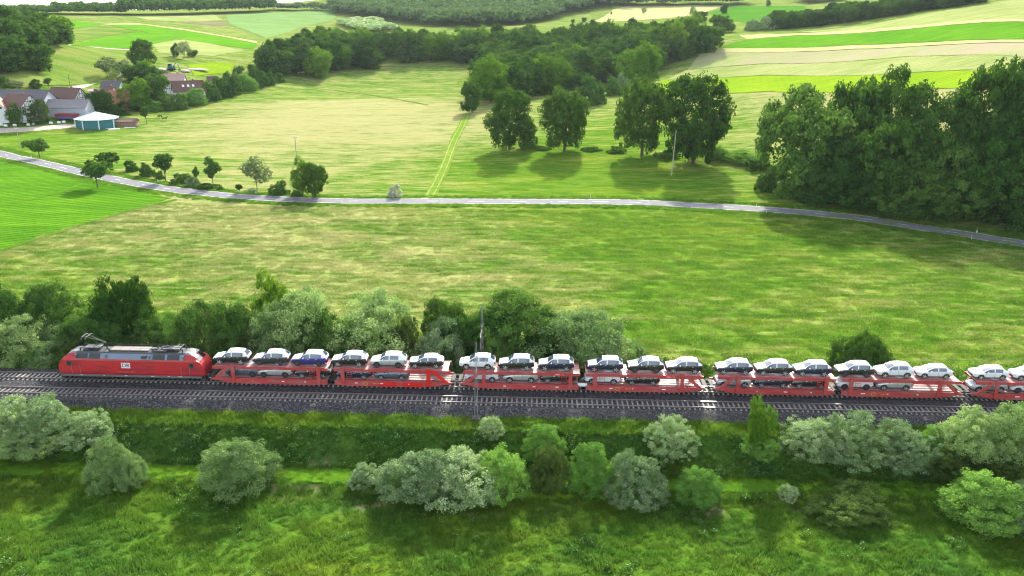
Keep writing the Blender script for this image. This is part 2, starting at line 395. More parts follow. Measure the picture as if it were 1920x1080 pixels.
M['lamp_red'] = paint('red_lens', (0.35, 0.01, 0.012), 0.2)
M['lamp_clear'] = paint('clear_lens', (0.55, 0.58, 0.6), 0.15)
def glass_mat(name, col, rough=0.08):
    k = NT(name); return k.out(k.pbr(col, rough, 0.0, None, 1.0))
M['glass'] = glass_mat('car_glass', (0.035, 0.055, 0.085))
M['glass_dark'] = glass_mat('dark_glass', (0.02, 0.025, 0.03))
CARC = {'black': (0.012, 0.012, 0.014), 'dark grey': (0.055, 0.062, 0.070), 'navy': (0.010, 0.014, 0.045), 'royal blue': (0.025, 0.02, 0.22), 'white': (0.70, 0.72, 0.74),
        'silver': (0.52, 0.55, 0.58), 'slate blue': (0.13, 0.17, 0.23), 'light grey': (0.66, 0.69, 0.73)}
for nme, col in CARC.items():
    k = NT('car_paint_'+nme.replace(' ', '_'))
    p = k.n('ShaderNodeBsdfPrincipled'); p.inputs['Base Color'].default_value = (*col, 1); p.inputs['Roughness'].default_value = 0.3
    p.inputs['Metallic'].default_value = 0.5 if nme in ('silver', 'slate blue', 'dark grey') else 0.0
    p.inputs['Coat Weight'].default_value = 0.8; p.inputs['Coat Roughness'].default_value = 0.06
    M['car_'+nme] = k.out(p.outputs[0])
# ------------------------------------------------------------------ ground
HAYP = [(650, 230, 1.0), (500, 250, .95), (760, 190, .85), (860, 160, .75), (640, 180, .95), (400, 230, .75), (300, 250, .55), (200, 275, .35), (120, 290, .25), (330, 300, .45), (500, 310, .6), (700, 320, .6), (620, 350, .4), (760, 345, .5),
        (900, 255, .8), (960, 310, .1), (1100, 330, .0), (860, 320, .05), (1250, 330, .05), (1350, 330, .45), (1390, 270, .6), (1400, 230, .4), (1130, 255, .1), (1150, 225, .3), (800, 150, .6), (760, 130, .85), (850, 180, .35),
        (350, 400, .85), (200, 440, .75), (60, 500, .5), (500, 420, .75), (700, 430, .75), (900, 430, .45), (1100, 440, .2), (1300, 430, .12), (1500, 480, .2), (1700, 520, .45), (1900, 520, .45), (300, 500, .45), (500, 500, .65), (700, 500, .7),
        (850, 560, .75), (1000, 530, .7), (1100, 600, .35), (1200, 540, .3), (1400, 540, .35), (1600, 560, .45), (1500, 640, .35), (1750, 620, .3), (1880, 650, .35), (1300, 650, .3), (100, 560, .3), (1480, 420, .25), (1450, 300, .4), (1480, 200, .7), (1700, 190, .8),
        (1900, 200, .8), (300, 200, .2), (100, 160, .05), (60, 250, .2), (1200, 210, .45)]
hp = np.array([at(u, v)[:2] for u, v, _ in HAYP]); _hay = fit_tps(hp, np.array([p[2] for p in HAYP]), 0.02)
DD = np.concatenate([np.geomspace(12, 58, 26)[:-1], 58*np.exp(0.0078*np.arange(0, 225)), np.geomspace(58*math.exp(0.0078*225), 3000, 150)])
AA = np.linspace(R(-50), R(50), 400)
gx = (DD[:, None]*np.sin(AA)[None]).ravel(); gy = (DD[:, None]*np.cos(AA)[None]).ravel()
gz = zt(gx, gy); gq = gx*nv[0]+gy*nv[1]-Q0; gs = gx*tv[0]+gy*tv[1]
gD = np.hypot(gx, gy)
hay = np.clip(_hay(gx, gy), 0, 1.1)
hay = np.where(gD > 430, 0.45, hay-0.09*sstep(200, 175, gD))
hay = np.where(gq < 4, np.clip(-0.16+0.20*lump(gx, gy, .09, 2), -0.3, 0.5), hay)
herb = sstep(-8.6, -9.6, gq)*sstep(-13.9, -12.9, gq)*(0.72+0.28*lump(gx, gy, .3))
herb = np.clip(np.maximum(herb, sstep(-17, -19, gq)*(0.30+0.5*sstep(-0.5, .9, lump(gx, gy, .17, 5)))), 0, 1)  # even front part darkens the ground for shade; noise part marks herb patches
bare = np.zeros_like(gx)
for u, v, r in [(560, 925, 2.2), (700, 945, 2.4), (600, 880, 1.6), (540, 905, 2), (230, 870, 2), (900, 960, 1.2), (1330, 960, 1.5), (1500, 965, 1.5)]:
    p = at(u, v); bare = np.maximum(bare, np.exp(-((gx-p.x)**2+((gy-p.y)*1.6)**2)/r**2))
nA, nD = len(AA), len(DD)
ii, jj = np.meshgrid(np.arange(nD-1), np.arange(nA-1), indexing='ij'); a = (ii*nA+jj).ravel()
gF = np.stack([a, a+1, a+nA+1, a+nA], 1)
tag(link('terrain', np_mesh('terrain', np.stack([gx, gy, gz], 1), gF, M['meadow'], {'hay': hay, 'herb': herb, 'bare': bare}, True)), kind='structure')

def drape(name, poly, mat, off=0.06, step=None, world=False, wob=0.0, attrs=None):
    """a sheet of ground cover lying on the terrain inside an outline"""
    P = [Vector(p) for p in poly] if world else [at(u, v) for u, v in poly]
    P = [Vector((p.x, p.y)) for p in P]
    per = sum((P[i]-P[i-1]).length for i in range(len(P)))
    D = sum(p.length for p in P)/len(P); st = step or max(1.5, D*0.012)
    B = []
    for i in range(len(P)):
        a_, b_ = P[i], P[(i+1) % len(P)]; n = max(1, int((b_-a_).length/(st*0.6)))
        for k in range(n):
            p = a_.lerp(b_, k/n)
            if wob: p = p+Vector((rnd.uniform(-wob, wob), rnd.uniform(-wob, wob)))
            B.append(p)
    x0, x1 = min(p.x for p in P), max(p.x for p in P); y0, y1 = min(p.y for p in P), max(p.y for p in P)
    X, Y = np.meshgrid(np.arange(x0, x1, st), np.arange(y0, y1, st)); X = X.ravel()+rng.uniform(-.2, .2, X.size)*st; Y = Y.ravel()+rng.uniform(-.2, .2, Y.size)*st
    bx = np.array([p.x for p in B]); by = np.array([p.y for p in B]); ins = np.zeros(X.size, bool)
    j = len(B)-1
    for i in range(len(B)):
        c = ((by[i] > Y) != (by[j] > Y)) & (X < (bx[j]-bx[i])*(Y-by[i])/(by[j]-by[i]+1e-12)+bx[i]); ins ^= c; j = i
    pts = B+[Vector((x, y)) for x, y in zip(X[ins], Y[ins])]
    nB = len(B)
    vv, _e, ff, *_ = delaunay_2d_cdt(pts, [(i, (i+1) % nB) for i in range(nB)], [], 0, 1e-4)
    vx = np.array([p.x for p in vv]); vy = np.array([p.y for p in vv])
    F = np.array([f for f in ff if len(f) == 3])
    cx = vx[F].mean(1); cy = vy[F].mean(1); ok = np.zeros(len(F), bool); j = nB-1
    for i in range(nB):
        c = ((by[i] > cy) != (by[j] > cy)) & (cx < (bx[j]-bx[i])*(cy-by[i])/(by[j]-by[i]+1e-12)+bx[i]); ok ^= c; j = i
    F = F[ok]; A = vx[F], vy[F]
    flip = (A[0][:, 1]-A[0][:, 0])*(A[1][:, 2]-A[1][:, 0])-(A[0][:, 2]-A[0][:, 0])*(A[1][:, 1]-A[1][:, 0]) < 0
    F[flip] = F[flip][:, ::-1]
    V = np.stack([vx, vy, zt(vx, vy)+off], 1)
    return tag(link(name, np_mesh(name, V, F, mat, attrs, True)), kind='structure')
# fields of the far slopes and the valley (outlines as they lie in the landscape)
CROP = [(0, 470), (80, 441), (200, 407), (300, 379), (320, 372), (260, 358), (200, 347), (165, 340), (150, 330), (60, 306), (0, 300), (-160, 276), (-330, 300), (-330, 540)]
drape('crop_field', CROP, M['crop_left'], 0.10, 2.0, wob=0.25)
FAR = [('field', [(66, 35), (100, 35), (195, 46), (150, 53), (80, 55)], 'field_bright'), ('field', [(118, 62), (190, 51), (250, 57), (258, 60), (180, 71), (125, 82)], 'field_dull'),
       ('field', [(128, 84), (190, 71), (262, 60), (330, 73), (290, 83), (245, 91), (200, 90)], 'field_bright'), ('field', [(200, 47), (270, 47), (345, 57), (420, 70), (482, 82), (474, 93), (420, 86), (320, 71), (262, 58.5)], 'field_bright'),
       ('field', [(180, 45), (260, 44), (350, 55), (482, 78), (482, 81.5), (420, 69), (345, 56.5), (270, 46.5), (200, 46.5)], 'field_cream'),
       ('field', [(250, 32), (400, 27), (418, 38), (350, 41), (280, 38)], 'field_pale'), ('field', [(335, 42), (420, 41), (430, 49), (385, 47)], 'field_brown'),
       ('field', [(422, 28), (520, 23), (620, 17), (632, 36), (560, 52), (500, 73), (465, 58), (432, 46)], 'field_soft'), ('field', [(445, 39), (530, 34), (600, 31), (600, 38), (540, 45), (470, 49)], 'field_green'),
       ('field', [(285, 81), (345, 74), (400, 83), (458, 95), (400, 106), (300, 100)], 'field_pale'), ('field', [(352, 122), (400, 117), (442, 119), (430, 136), (365, 143)], 'field_lime'),
       ('field', [(0, 112), (95, 90), (150, 86), (245, 97), (232, 130), (215, 150), (150, 160), (60, 166), (0, 164)], 'field_dull'),
       ('field', [(1500, 60), (1600, 50), (1840, 10), (1935, -4), (2080, -12), (2080, 26), (1920, 36), (1700, 51), (1560, 62)], 'field_pale'), ('field', [(1385, 66), (1560, 60), (1700, 50), (1920, 36), (2080, 26), (2080, 32), (1920, 41), (1700, 55), (1500, 66), (1400, 74)], 'field_cream'),
       ('field', [(1400, 75), (1500, 67), (1700, 56), (1920, 42), (2080, 33), (2080, 66), (1920, 74), (1600, 84), (1380, 91), (1350, 90)], 'field_bright'), ('field', [(1345, 91), (1600, 85), (1920, 75), (2080, 67), (2080, 72), (1920, 80), (1600, 92), (1340, 99)], 'field_cream'),
       ('field', [(1312, 100), (1600, 93), (1920, 81), (2080, 73), (2080, 98), (1920, 107), (1700, 106), (1440, 119), (1290, 131)], 'field_mauve'), ('field', [(1285, 132), (1440, 120), (1700, 107), (1920, 108), (2080, 99), (2080, 124), (1920, 134), (1440, 141), (1248, 150)], 'field_pale'),
       ('field', [(1240, 151), (1440, 142), (1920, 135), (2080, 125), (2080, 158), (1920, 168), (1440, 172), (1252, 178), (1236, 165)], 'field_lime'),
       ('field', [(1100, 43), (1150, 18), (1180, 11), (1300, 10), (1360, 11), (1325, 22), (1290, 30), (1200, 38)], 'field_cream'), ('field', [(1328, 24), (1370, 12), (1430, 11), (1510, 11), (1510, 24), (1400, 44), (1372, 38)], 'field_green')]
for i, (nme, poly, mt) in enumerate(FAR): drape(nme, poly, M[mt], 0.16+0.02*(i % 4), wob=0.3)
# straight verge under the road, grass strip and ditch path of the embankment
def ribbon(name, pts, width, mat, off, n=None, wob=0.0, sub=3):
    """a band along a line, lying on the ground"""
    P = []
    pts = [Vector((p[0], p[1])) for p in pts]
    for i in range(len(pts)-1):
        p0, p1, p2, p3 = pts[max(i-1, 0)], pts[i], pts[i+1], pts[min(i+2, len(pts)-1)]
        m = max(2, int((p2-p1).length/2.0))
        for k in range(m):
            t = k/m; P.append(0.5*((2*p1)+(p2-p0)*t+(2*p0-5*p1+4*p2-p3)*t*t+(3*p1-p0-3*p2+p3)*t**3))
    P.append(pts[-1]); V = []; F = []
    for i, p in enumerate(P):
        d = (P[min(i+1, len(P)-1)]-P[max(i-1, 0)]).normalized(); nn = Vector((-d.y, d.x))
        wl = width/2+rnd.uniform(-wob, wob); wr = width/2+rnd.uniform(-wob, wob)
        for k in range(sub+1):
            f = k/sub; V.append(p-nn*wr*(1-f)*1+nn*wl*f if sub == 1 else p+nn*(-wr+(wl+wr)*f))
    for i in range(len(P)-1):
        for k in range(sub):
            a_ = i*(sub+1)+k; F.append((a_, a_+1, a_+sub+2, a_+sub+1))
    V = np.array([(p.x, p.y) for p in V]); z = zt(V[:, 0], V[:, 1])+off
    F = np.array(F)[:, ::-1]
    return link(name, np_mesh(name, np.column_stack([V, z]), F, mat, None, True)), P
ROAD = [at(u, v) for u, v in [(-170, 258), (-80, 272), (0, 288.5), (78, 306), (155, 324), (240, 342), (340, 358.5), (480, 371.5), (640, 378), (800, 378), (960, 378.5), (1180, 380), (1300, 386), (1440, 394), (1600, 408.5), (1720, 426.5), (1920, 458), (2120, 494)]]
vg, _ = ribbon('road_verge', ROAD, 10.0, M['verge'], 0.08, wob=0.7, sub=5); tag(vg, kind='structure')
road, RP = ribbon('road', ROAD, 5.3, M['asphalt'], 0.16, wob=0.06, sub=4); tag(road, kind='structure')
def side_line(off): 
    out = []
    for i in range(0, len(RP)-1, 3):
        d = (RP[min(i+1, len(RP)-1)]-RP[max(i-1, 0)]).normalized(); out.append(RP[i]+Vector((-d.y, d.x))*off)
    return out
for off in (2.42, -2.42):
    e, _ = ribbon('edge_line', side_line(off), 0.16, M['road_paint'], 0.165, sub=1); e.parent = road
acc = 0.0; start = None
for i in range(len(RP)-1):
    acc += (RP[i+1]-RP[i]).length
    if start is None and acc > 5.5: start = i; acc = 0
    elif start is not None and acc > 3.8:
        e, _ = ribbon('centre_dash', [RP[start], RP[(start+i)//2], RP[i]], 0.15, M['road_paint'], 0.165, sub=1); e.parent = road; start = None; acc = 0
LANE = [at(u, v) for u, v in [(802, 374), (818, 345), (836, 305), (850, 268), (866, 236), (876, 214)]]
ln, LP = ribbon('farm_lane', LANE, 3.3, M['lane'], 0.10, wob=0.4); tag(ln, kind='structure')
for o in (-0.85, 0.85):
    r_, _ = ribbon('wheel_rut', [p+Vector((1, 0.15))*o for p in LP[::3]], 0.36, M['field_pale'], 0.14, sub=1, wob=0.1); r_.parent = ln
mth = drape('lane_mouth', [(786, 374), (800, 370.5), (818, 374)], M['gravel_path'], 0.13, 1.0)
for pts, wd, mt in (([(575, 164), (640, 171), (700, 179), (760, 189), (802, 197)], 1.6, 'field_dull'), ([(-40, 393), (0, 386), (60, 374), (110, 362), (152, 346)], 0.9, 'verge'), ([(330, 374), (240, 396), (150, 423), (60, 452), (0, 471), (-60, 492)], 1.1, 'verge')):
    g, _ = ribbon('field_margin', [at(u, v) for u, v in pts], wd, M[mt], 0.16, wob=0.3); tag(g, kind='structure')
drape('sand_paddock', [(-60, 240), (0, 241), (60, 238.5), (120, 233.5), (140, 234), (146, 239), (70, 245.5), (0, 250), (-60, 254)], M['sand'], 0.10, 1.5)
for pts, wd in (([(-10, 186), (60, 182), (140, 165), (172, 156), (208, 147), (240, 132)], 3.0), ([(88, 82), (130, 84), (190, 90), (245, 94)], 4.0), ([(270, 206), (330, 196), (360, 190)], 1.5)):
    g, _ = ribbon('gravel_track', [at(u, v) for u, v in pts], wd, M['gravel_path'], 0.14); tag(g, kind='structure')
def strip(name, q0, q1, s0, s1, mat, off, dq=0.5, ds=1.0, jag=0.0, rough=0.0):
    qs = np.arange(q0, q1+1e-6, (q1-q0)/max(1, round((q1-q0)/dq))); ss = np.arange(s0, s1, ds)
    Q, S = np.meshgrid(qs, ss); 
    if jag:
        Q[:, 0] += rng.uniform(-jag, jag, len(ss)); Q[:, -1] += rng.uniform(-jag, jag, len(ss))
    X = nv[0]*(Q0+Q)+tv[0]*S; Y = nv[1]*(Q0+Q)+tv[1]*S; Z = np.interp(Q, PQq, PQz)+off+rng.uniform(-rough, rough, Q.shape)
    n = len(qs); i, j = np.meshgrid(np.arange(len(ss)-1), np.arange(n-1), indexing='ij'); a = (i*n+j).ravel()
    F = np.stack([a, a+n, a+n+1, a+1], 1)
    return tag(link(name, np_mesh(name, np.column_stack([X.ravel(), Y.ravel(), Z.ravel()]), F, mat, None, True)), kind='structure')
strip('ballast_bed', -7.35, 3.2, -130, 130, M['ballast'], 0.10, 0.3, 0.45, 0.25, 0.025)
strip('grass_path', -16.5, -13.7, -130, 130, M['strip'], 0.08, 0.7, 0.8, 0.35)

# ------------------------------------------------------------------ railway tracks
def track(q, label, conc):
    t = tag(empty('railway_track', TP(0, q), -PSI), label, 'railway track', 'railway tracks')
    for o in (-0.7535, 0.7535):
        m = MB(); m.box((0, o, 0.045), (250, 0.125, 0.03)); m.box((0, o, 0.10), (250, 0.03, 0.10)); m.cur = 1; m.box((0, o, 0.165), (250, 0.072, 0.045))
        m.build('rail', [M['rail_steel'], M['rail_top']], t)
    m = MB(); m.box((0, 0, -0.06), (0.20, 2.6, 0.18), taper=0.9)
    for o in (-0.7535, 0.7535): m.box((0, o-0.14, 0.045), (0.2, 0.12, 0.035)); m.box((0, o+0.14, 0.045), (0.2, 0.12, 0.035))
    me = m.mesh('sleeper', M[conc])
    for k in range(246):
        o = link('sleeper', me, t); o.location = ((k-122.5)*0.6+rnd.uniform(-.015, .015), rnd.uniform(-.02, .02), 0.0); o.rotation_euler = (0, 0, rnd.uniform(-.01, .01))
    return t
track(0.0, 'far railway track with pale concrete sleepers, carrying the red train', 'concrete')
track(-4.1, 'near railway track with rusty rails and no train on it', 'concrete_dirty')
# ------------------------------------------------------------------ trees and shrubs
def leaves(centres, normals, size, tint, g, jit=0.38):
    """bent leaf sprays: one kinked four-cornered face pair each"""
    n = len(centres)
    N = normals/(np.linalg.norm(normals, axis=1)[:, None]+1e-9)+g.normal(0, jit, (n, 3)); N /= np.linalg.norm(N, axis=1)[:, None]+1e-9
    T = np.cross(N, g.normal(0, 1, (n, 3))); T /= np.linalg.norm(T, axis=1)[:, None]+1e-9; B = np.cross(N, T)
    sz = size*g.uniform(0.6, 1.35, n)[:, None]; el = g.uniform(0.45, 0.8, n)[:, None]
    b = N*sz*g.uniform(-.35, .1, n)[:, None]
    p0 = centres-T*sz*0.5+b; p1 = centres+B*sz*0.5*el; p2 = centres+T*sz*0.55+b; p3 = centres-B*sz*0.5*el
    V = np.stack([p0, p1, p2, p3], 1).reshape(-1, 3); k = np.arange(n)*4
    F = np.concatenate([np.stack([k, k+1, k+2], 1), np.stack([k, k+2, k+3], 1)])
    return V, F, np.repeat(tint, 4)
def crown_mesh(name, mat, seed, lobes, n_leaf, leaf, nclump=26, csize=0.085, inner=0.12, gap=0.0):
    """foliage: sprays gathered in clumps over the surface of a crown made of uneven lobes; unit height"""
    g = np.random.default_rng(seed); L = np.array(lobes, float); Cn, Rd = L[:, :3], L[:, 3:6]
    area = (Rd[:, 0]*Rd[:, 1]+Rd[:, 0]*Rd[:, 2]+Rd[:, 1]*Rd[:, 2]); share = area/area.sum()
    cs = []; cn = []
    for i in range(len(L)):
        m = max(3, int(nclump*len(L)*share[i]*1.6)); d = g.normal(0, 1, (m, 3)); d[:, 2] = d[:, 2]*0.9+0.18; d /= np.linalg.norm(d, axis=1)[:, None]
        r = g.uniform(0.74, 1.06, (m, 1)); P = Cn[i]+d*Rd[i]*r
        keep = np.ones(m, bool)
        for j in range(len(L)):
            if j != i: keep &= (((P-Cn[j])/Rd[j])**2).sum(1) > 0.62
        if gap: keep &= g.random(m) > gap
        cs.append(P[keep]); cn.append((d/Rd[i])[keep])
    cs = np.concatenate(cs); cn = np.concatenate(cn); cn /= np.linalg.norm(cn, axis=1)[:, None]
    nc = len(cs); ct = g.random(nc)
    idx = g.integers(0, nc, n_leaf); cr = csize*g.uniform(0.55, 1.25, nc)
    off = g.normal(0, 1, (n_leaf, 3)); off /= np.linalg.norm(off, axis=1)[:, None]+1e-9; off *= g.random((n_leaf, 1))**0.3
    P = cs[idx]+off*cr[idx][:, None]*np.array([1, 1, 0.7]); nn = off*1.0+cn[idx]*0.45+np.array([0, 0, 0.3])
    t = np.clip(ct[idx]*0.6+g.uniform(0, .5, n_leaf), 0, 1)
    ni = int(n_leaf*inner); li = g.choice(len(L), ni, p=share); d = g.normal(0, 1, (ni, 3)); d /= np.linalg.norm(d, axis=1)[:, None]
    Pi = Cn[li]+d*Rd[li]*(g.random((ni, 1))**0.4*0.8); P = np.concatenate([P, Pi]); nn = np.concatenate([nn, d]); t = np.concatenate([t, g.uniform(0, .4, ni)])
    ok = P[:, 2] > 0.0; P = P[ok]; nn = nn[ok]; t = t[ok]
    V, F, tt = leaves(P, nn, leaf, t, g, 0.6 if leaf < 0.0325 else 0.42)
    return np_mesh(name, V, F, mat, {'tint': tt})
def trunk_mesh(seed, h0, r, lobes, mat, stems=1, spread=0.05):
    g = random.Random(seed); m = MB()
    for sidx in range(stems):
        ox = g.uniform(-spread, spread) if stems > 1 else 0; oy = g.uniform(-spread, spread) if stems > 1 else 0
        top = Vector((ox*2+g.uniform(-.02, .02), oy*2+g.uniform(-.02, .02), h0+0.25)); rr = r*(0.65 if stems > 1 else 1)
        m.path([(ox, oy, -0.03), (ox*1.05, oy, 0.02), (ox*1.3, oy*1.2, h0*0.5), tuple(top.lerp(Vector((ox, oy, 0)), .35)), tuple(top)], [rr*1.5, rr*1.15, rr, rr*0.8, rr*0.35], 7)
    for l in lobes:
        a = Vector((0, 0, h0*g.uniform(.75, 1.2))); b = Vector(l[:3]); c = a.lerp(b, .5)+Vector((0, 0, -0.03))
        m.path([tuple(a), tuple(c), tuple(b), tuple(b+(b-a)*0.25)], [r*.6, r*.42, r*.25, r*.08], 5)
    return m.mesh('trunk', mat, True)
def mk_lobes(seed, n, rx, z0, z1, rl, flat=0.85):
    """lobes spread through an upright egg: half width rx between heights z0 and z1"""
    g = random.Random(seed); out = []; zc, hz = (z0+z1)/2, (z1-z0)/2
    out.append((0, 0, zc, rx*.72, rx*.72, hz*.8))
    for i in range(n):
        a = 2.4*i+g.uniform(-.4, .4); f = g.uniform(-.85, .9); rad = math.sqrt(max(.02, 1-f*f*1.12))*rx*g.uniform(.66, .92); q = rl*g.uniform(.8, 1.25)*(1.08-.28*abs(f))
        z = zc+f*(hz-q*.6)
        out.append((math.cos(a)*rad, math.sin(a)*rad, max(z, q*.35), q, q, q*flat))
    return out
KINDS = {}
def kind(key, name, mat, bark, variants):
    """variants: (seed, lobes, leaves, leaf size, clumps, clump size, gap, trunk height, trunk radius, stems)"""
    L = []
    for (sd_, lob, nl, ls, nc, cz, gp, th, tr, st) in variants:
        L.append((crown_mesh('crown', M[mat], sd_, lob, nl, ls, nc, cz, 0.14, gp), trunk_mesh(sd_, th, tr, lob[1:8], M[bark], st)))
    KINDS[key] = (name, L)
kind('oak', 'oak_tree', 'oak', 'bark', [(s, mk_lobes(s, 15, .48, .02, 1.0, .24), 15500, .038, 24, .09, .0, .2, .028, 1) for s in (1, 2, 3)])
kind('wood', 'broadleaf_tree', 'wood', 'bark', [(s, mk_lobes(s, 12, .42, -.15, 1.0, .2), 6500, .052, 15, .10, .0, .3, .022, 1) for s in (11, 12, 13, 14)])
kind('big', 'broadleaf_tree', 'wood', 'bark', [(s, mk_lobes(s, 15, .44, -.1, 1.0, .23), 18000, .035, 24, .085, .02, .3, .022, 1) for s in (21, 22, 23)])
kind('bigmid', 'broadleaf_tree', 'mid', 'bark', [(s, mk_lobes(s, 13, .45, -.1, 1.0, .24), 17000, .035, 24, .09, .0, .3, .022, 1) for s in (24, 25)])
kind('lime', 'light_green_tree', 'lime', 'bark', [(s, mk_lobes(s, 11, .46, .0, 1.0, .25), 10000, .040, 26, .09, .0, .25, .022, 1) for s in (31, 32)])
kind('round', 'roadside_tree', 'mid', 'bark', [(s, mk_lobes(s, 9, .5, .34, 1.0, .19), 4200, .055, 13, .09, .05, .36, .022, 1) for s in (41, 42)])
kind('tall', 'roadside_tree', 'mid', 'bark', [(s, mk_lobes(s, 8, .26, .26, 1.0, .16), 3400, .052, 13, .08, .1, .3, .018, 1) for s in (51, 52)])
kind('sparse', 'pale_tree', 'pale', 'pale_bark', [(s, mk_lobes(s, 9, .42, .2, 1.0, .17), 2300, .050, 12, .1, .25, .3, .016, 2) for s in (61, 62)])
kind('hedge', 'bush', 'mid', 'bark', [(s, mk_lobes(s, 9, .66, -.6, 1.0, .30), 6500, .07, 15, .12, .0, .15, .02, 3) for s in (71, 72, 73)])
kind('blossom', 'flowering_bush', 'blossom', 'pale_bark', [(81, mk_lobes(81, 9, .5, -.4, 1.0, .26), 2600, .075, 12, .11, .0, .15, .02, 3)])
# close shrubs: finer sprays
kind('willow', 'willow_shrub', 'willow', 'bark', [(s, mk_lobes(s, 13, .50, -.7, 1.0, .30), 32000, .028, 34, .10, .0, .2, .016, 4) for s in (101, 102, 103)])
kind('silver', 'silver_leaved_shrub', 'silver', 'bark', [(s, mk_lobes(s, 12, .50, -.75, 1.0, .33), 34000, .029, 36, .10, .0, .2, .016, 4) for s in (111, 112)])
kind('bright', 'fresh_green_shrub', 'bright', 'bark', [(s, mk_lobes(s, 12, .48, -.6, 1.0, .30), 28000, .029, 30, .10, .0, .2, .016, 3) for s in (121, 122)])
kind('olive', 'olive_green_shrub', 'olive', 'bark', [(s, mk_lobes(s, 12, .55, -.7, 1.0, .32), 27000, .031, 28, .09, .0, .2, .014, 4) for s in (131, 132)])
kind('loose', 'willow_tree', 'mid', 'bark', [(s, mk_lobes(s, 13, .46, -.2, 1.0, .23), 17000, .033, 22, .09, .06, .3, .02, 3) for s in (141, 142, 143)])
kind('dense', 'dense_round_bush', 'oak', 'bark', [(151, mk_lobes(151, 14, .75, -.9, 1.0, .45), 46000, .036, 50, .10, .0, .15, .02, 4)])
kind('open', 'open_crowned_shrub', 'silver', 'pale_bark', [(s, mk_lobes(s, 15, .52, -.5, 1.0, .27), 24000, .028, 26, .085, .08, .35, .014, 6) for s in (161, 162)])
_ti = [0]
def plant(key, p, h, wd, label, cat='tree', group=None, name=None, lean=0.0):
    nm, L = KINDS[key]; _ti[0] += 1; cm, tm = L[_ti[0] % len(L)]
    t = tag(empty(name or nm, p, rnd.uniform(0, 6.28)), label, cat, group)
    t.scale = (wd, wd, h); t.rotation_euler.x = lean
    link('foliage' if cat in ('bush', 'shrub') else 'crown', cm, t); link('stem' if cat in ('bush', 'shrub') else 'trunk', tm, t)
    return t
EXT = {}
def crown_ext(key):
    if key not in EXT:
        co = [np.array([v.co for v in L[0].vertices]) for L in KINDS[key][1]]; c = np.concatenate(co)
        EXT[key] = (np.percentile(np.hypot(c[:, 0], c[:, 1]), 97)*2, np.percentile(c[:, 2], 99.5))
    return EXT[key]
def plant_px(key, u, v, top, wpx, label, cat='tree', group=None, name=None, q=None):
    """plant standing on the ground: height and width taken from its size in the photograph"""
    if q is None: p = at(u, v)
    else:
        s = s_of_u(u, q, -2.4); t_ = TP(s, q); p = ground(t_)
    d = math.hypot(p.x, p.y); elev = math.atan2(CAM_H-p.z, d); ex, ez = crown_ext(key)
    if cat == 'bush' and q is None:      # the photograph shows the near foot of a bush: its middle stands further back
        p = at(u, max(v-0.36*wpx*math.sin(elev), top+2))
    m = ppm(p); ub, vb, _ = project(p)
    wd = wpx/m/ex*(0.97 if cat == 'bush' and q is None else 1.0)
    hpx = vb-top
    # the far half of the crown top also shows from above
    h = max(0.4, (hpx-0.15*wpx*math.sin(elev))/m/math.cos(elev))/ez*(0.9 if q is not None or cat == 'bush' else 1.0)
    return plant(key, p-Vector((0, 0, 0.05)), h, wd, label, cat, group, name)
B, T = 'bush', 'tree'
RT = 'trees and bushes along the country road'
for a in [('round', 75, 297, 259, 46, 'flat-topped small tree with a thin trunk, nearest the village along the road'), ('round', 207, 321, 284, 42, 'small round tree behind the road, half hidden by a bushier tree across the road'),
          ('round', 183, 352, 300, 56, 'bushy round tree between the road and the green crop field'), ('tall', 311, 341, 287, 36, 'upright dark tree rising from the roadside hedge'),
          ('tall', 400, 350, 295, 32, 'slim lollipop-shaped tree with a bare lower trunk beside the road'), ('sparse', 483, 359, 294, 60, 'pale thin-leaved tree with two stems by the road'),
          ('oak', 592, 370, 305, 46, 'two-stemmed tree by the road, its shaded half, shade put into dark leaves'), ('lime', 568, 367, 296, 44, 'two-stemmed tree by the road, its taller sunny half, sun put into light leaves'), ('tall', 369, 340, 312, 12, 'thin sapling growing out of the roadside hedge'), ('tall', 449, 362, 345, 14, 'tiny sapling standing alone at the road edge'), ('tall', 1445, 240, 196, 16, 'slender young tree standing alone on the slope beside the dark wood')]:  # two-stemmed tree: sun and shade put into its light and dark leaves
    plant_px(a[0], *a[1:5], a[5], T, RT)
for a in [('hedge', 246, 322, 297, 34, 'first rounded bush of the roadside hedge next to the small round trees'), ('hedge', 276, 332, 302, 34, 'low dark bush in the middle of the roadside hedge'), ('hedge', 340, 346, 322, 44, 'broad bush at the foot of the upright dark roadside tree'),
          ('silver', 362, 351, 326, 30, 'grey-green bush at the end of the roadside hedge'), ('hedge', 385, 356, 340, 46, 'low bush at the foot of the slim lollipop-shaped tree'), ('hedge', 412, 357, 344, 16, 'tiny round bush beside the slim lollipop-shaped tree'), ('hedge', 525, 368, 335, 44, 'dark round bush between the pale tree and the two-stemmed tree'),
          ('hedge', 556, 370, 354, 24, 'small low bush under the two-stemmed tree'), ('blossom', 740, 373, 342, 32, 'white-flowering bush alone on the road verge'), ('hedge', 300, 337, 318, 22, 'small bush squeezed against the upright dark roadside tree'), ('silver', 470, 362, 352, 30, 'low pale scrub at the foot of the thin-leaved tree')]:
    plant_px(a[0], *a[1:5], a[5], B, RT)
OK_ = 'big oaks on the bank above the road'
for a in [('oak', 955, 280, 172, 94, 'first big dark oak of the row, next to the farm lane'), ('oak', 1058, 283, 167, 97, 'second big oak with an egg-shaped crown on the bank'), ('oak', 1203, 291, 151, 108, 'big oak grown together with a broader oak'), ('oak', 1298, 307, 149, 138, 'broadest oak of the row, behind the timber pole')]:
    plant_px(*a[:5], a[5], T, OK_)
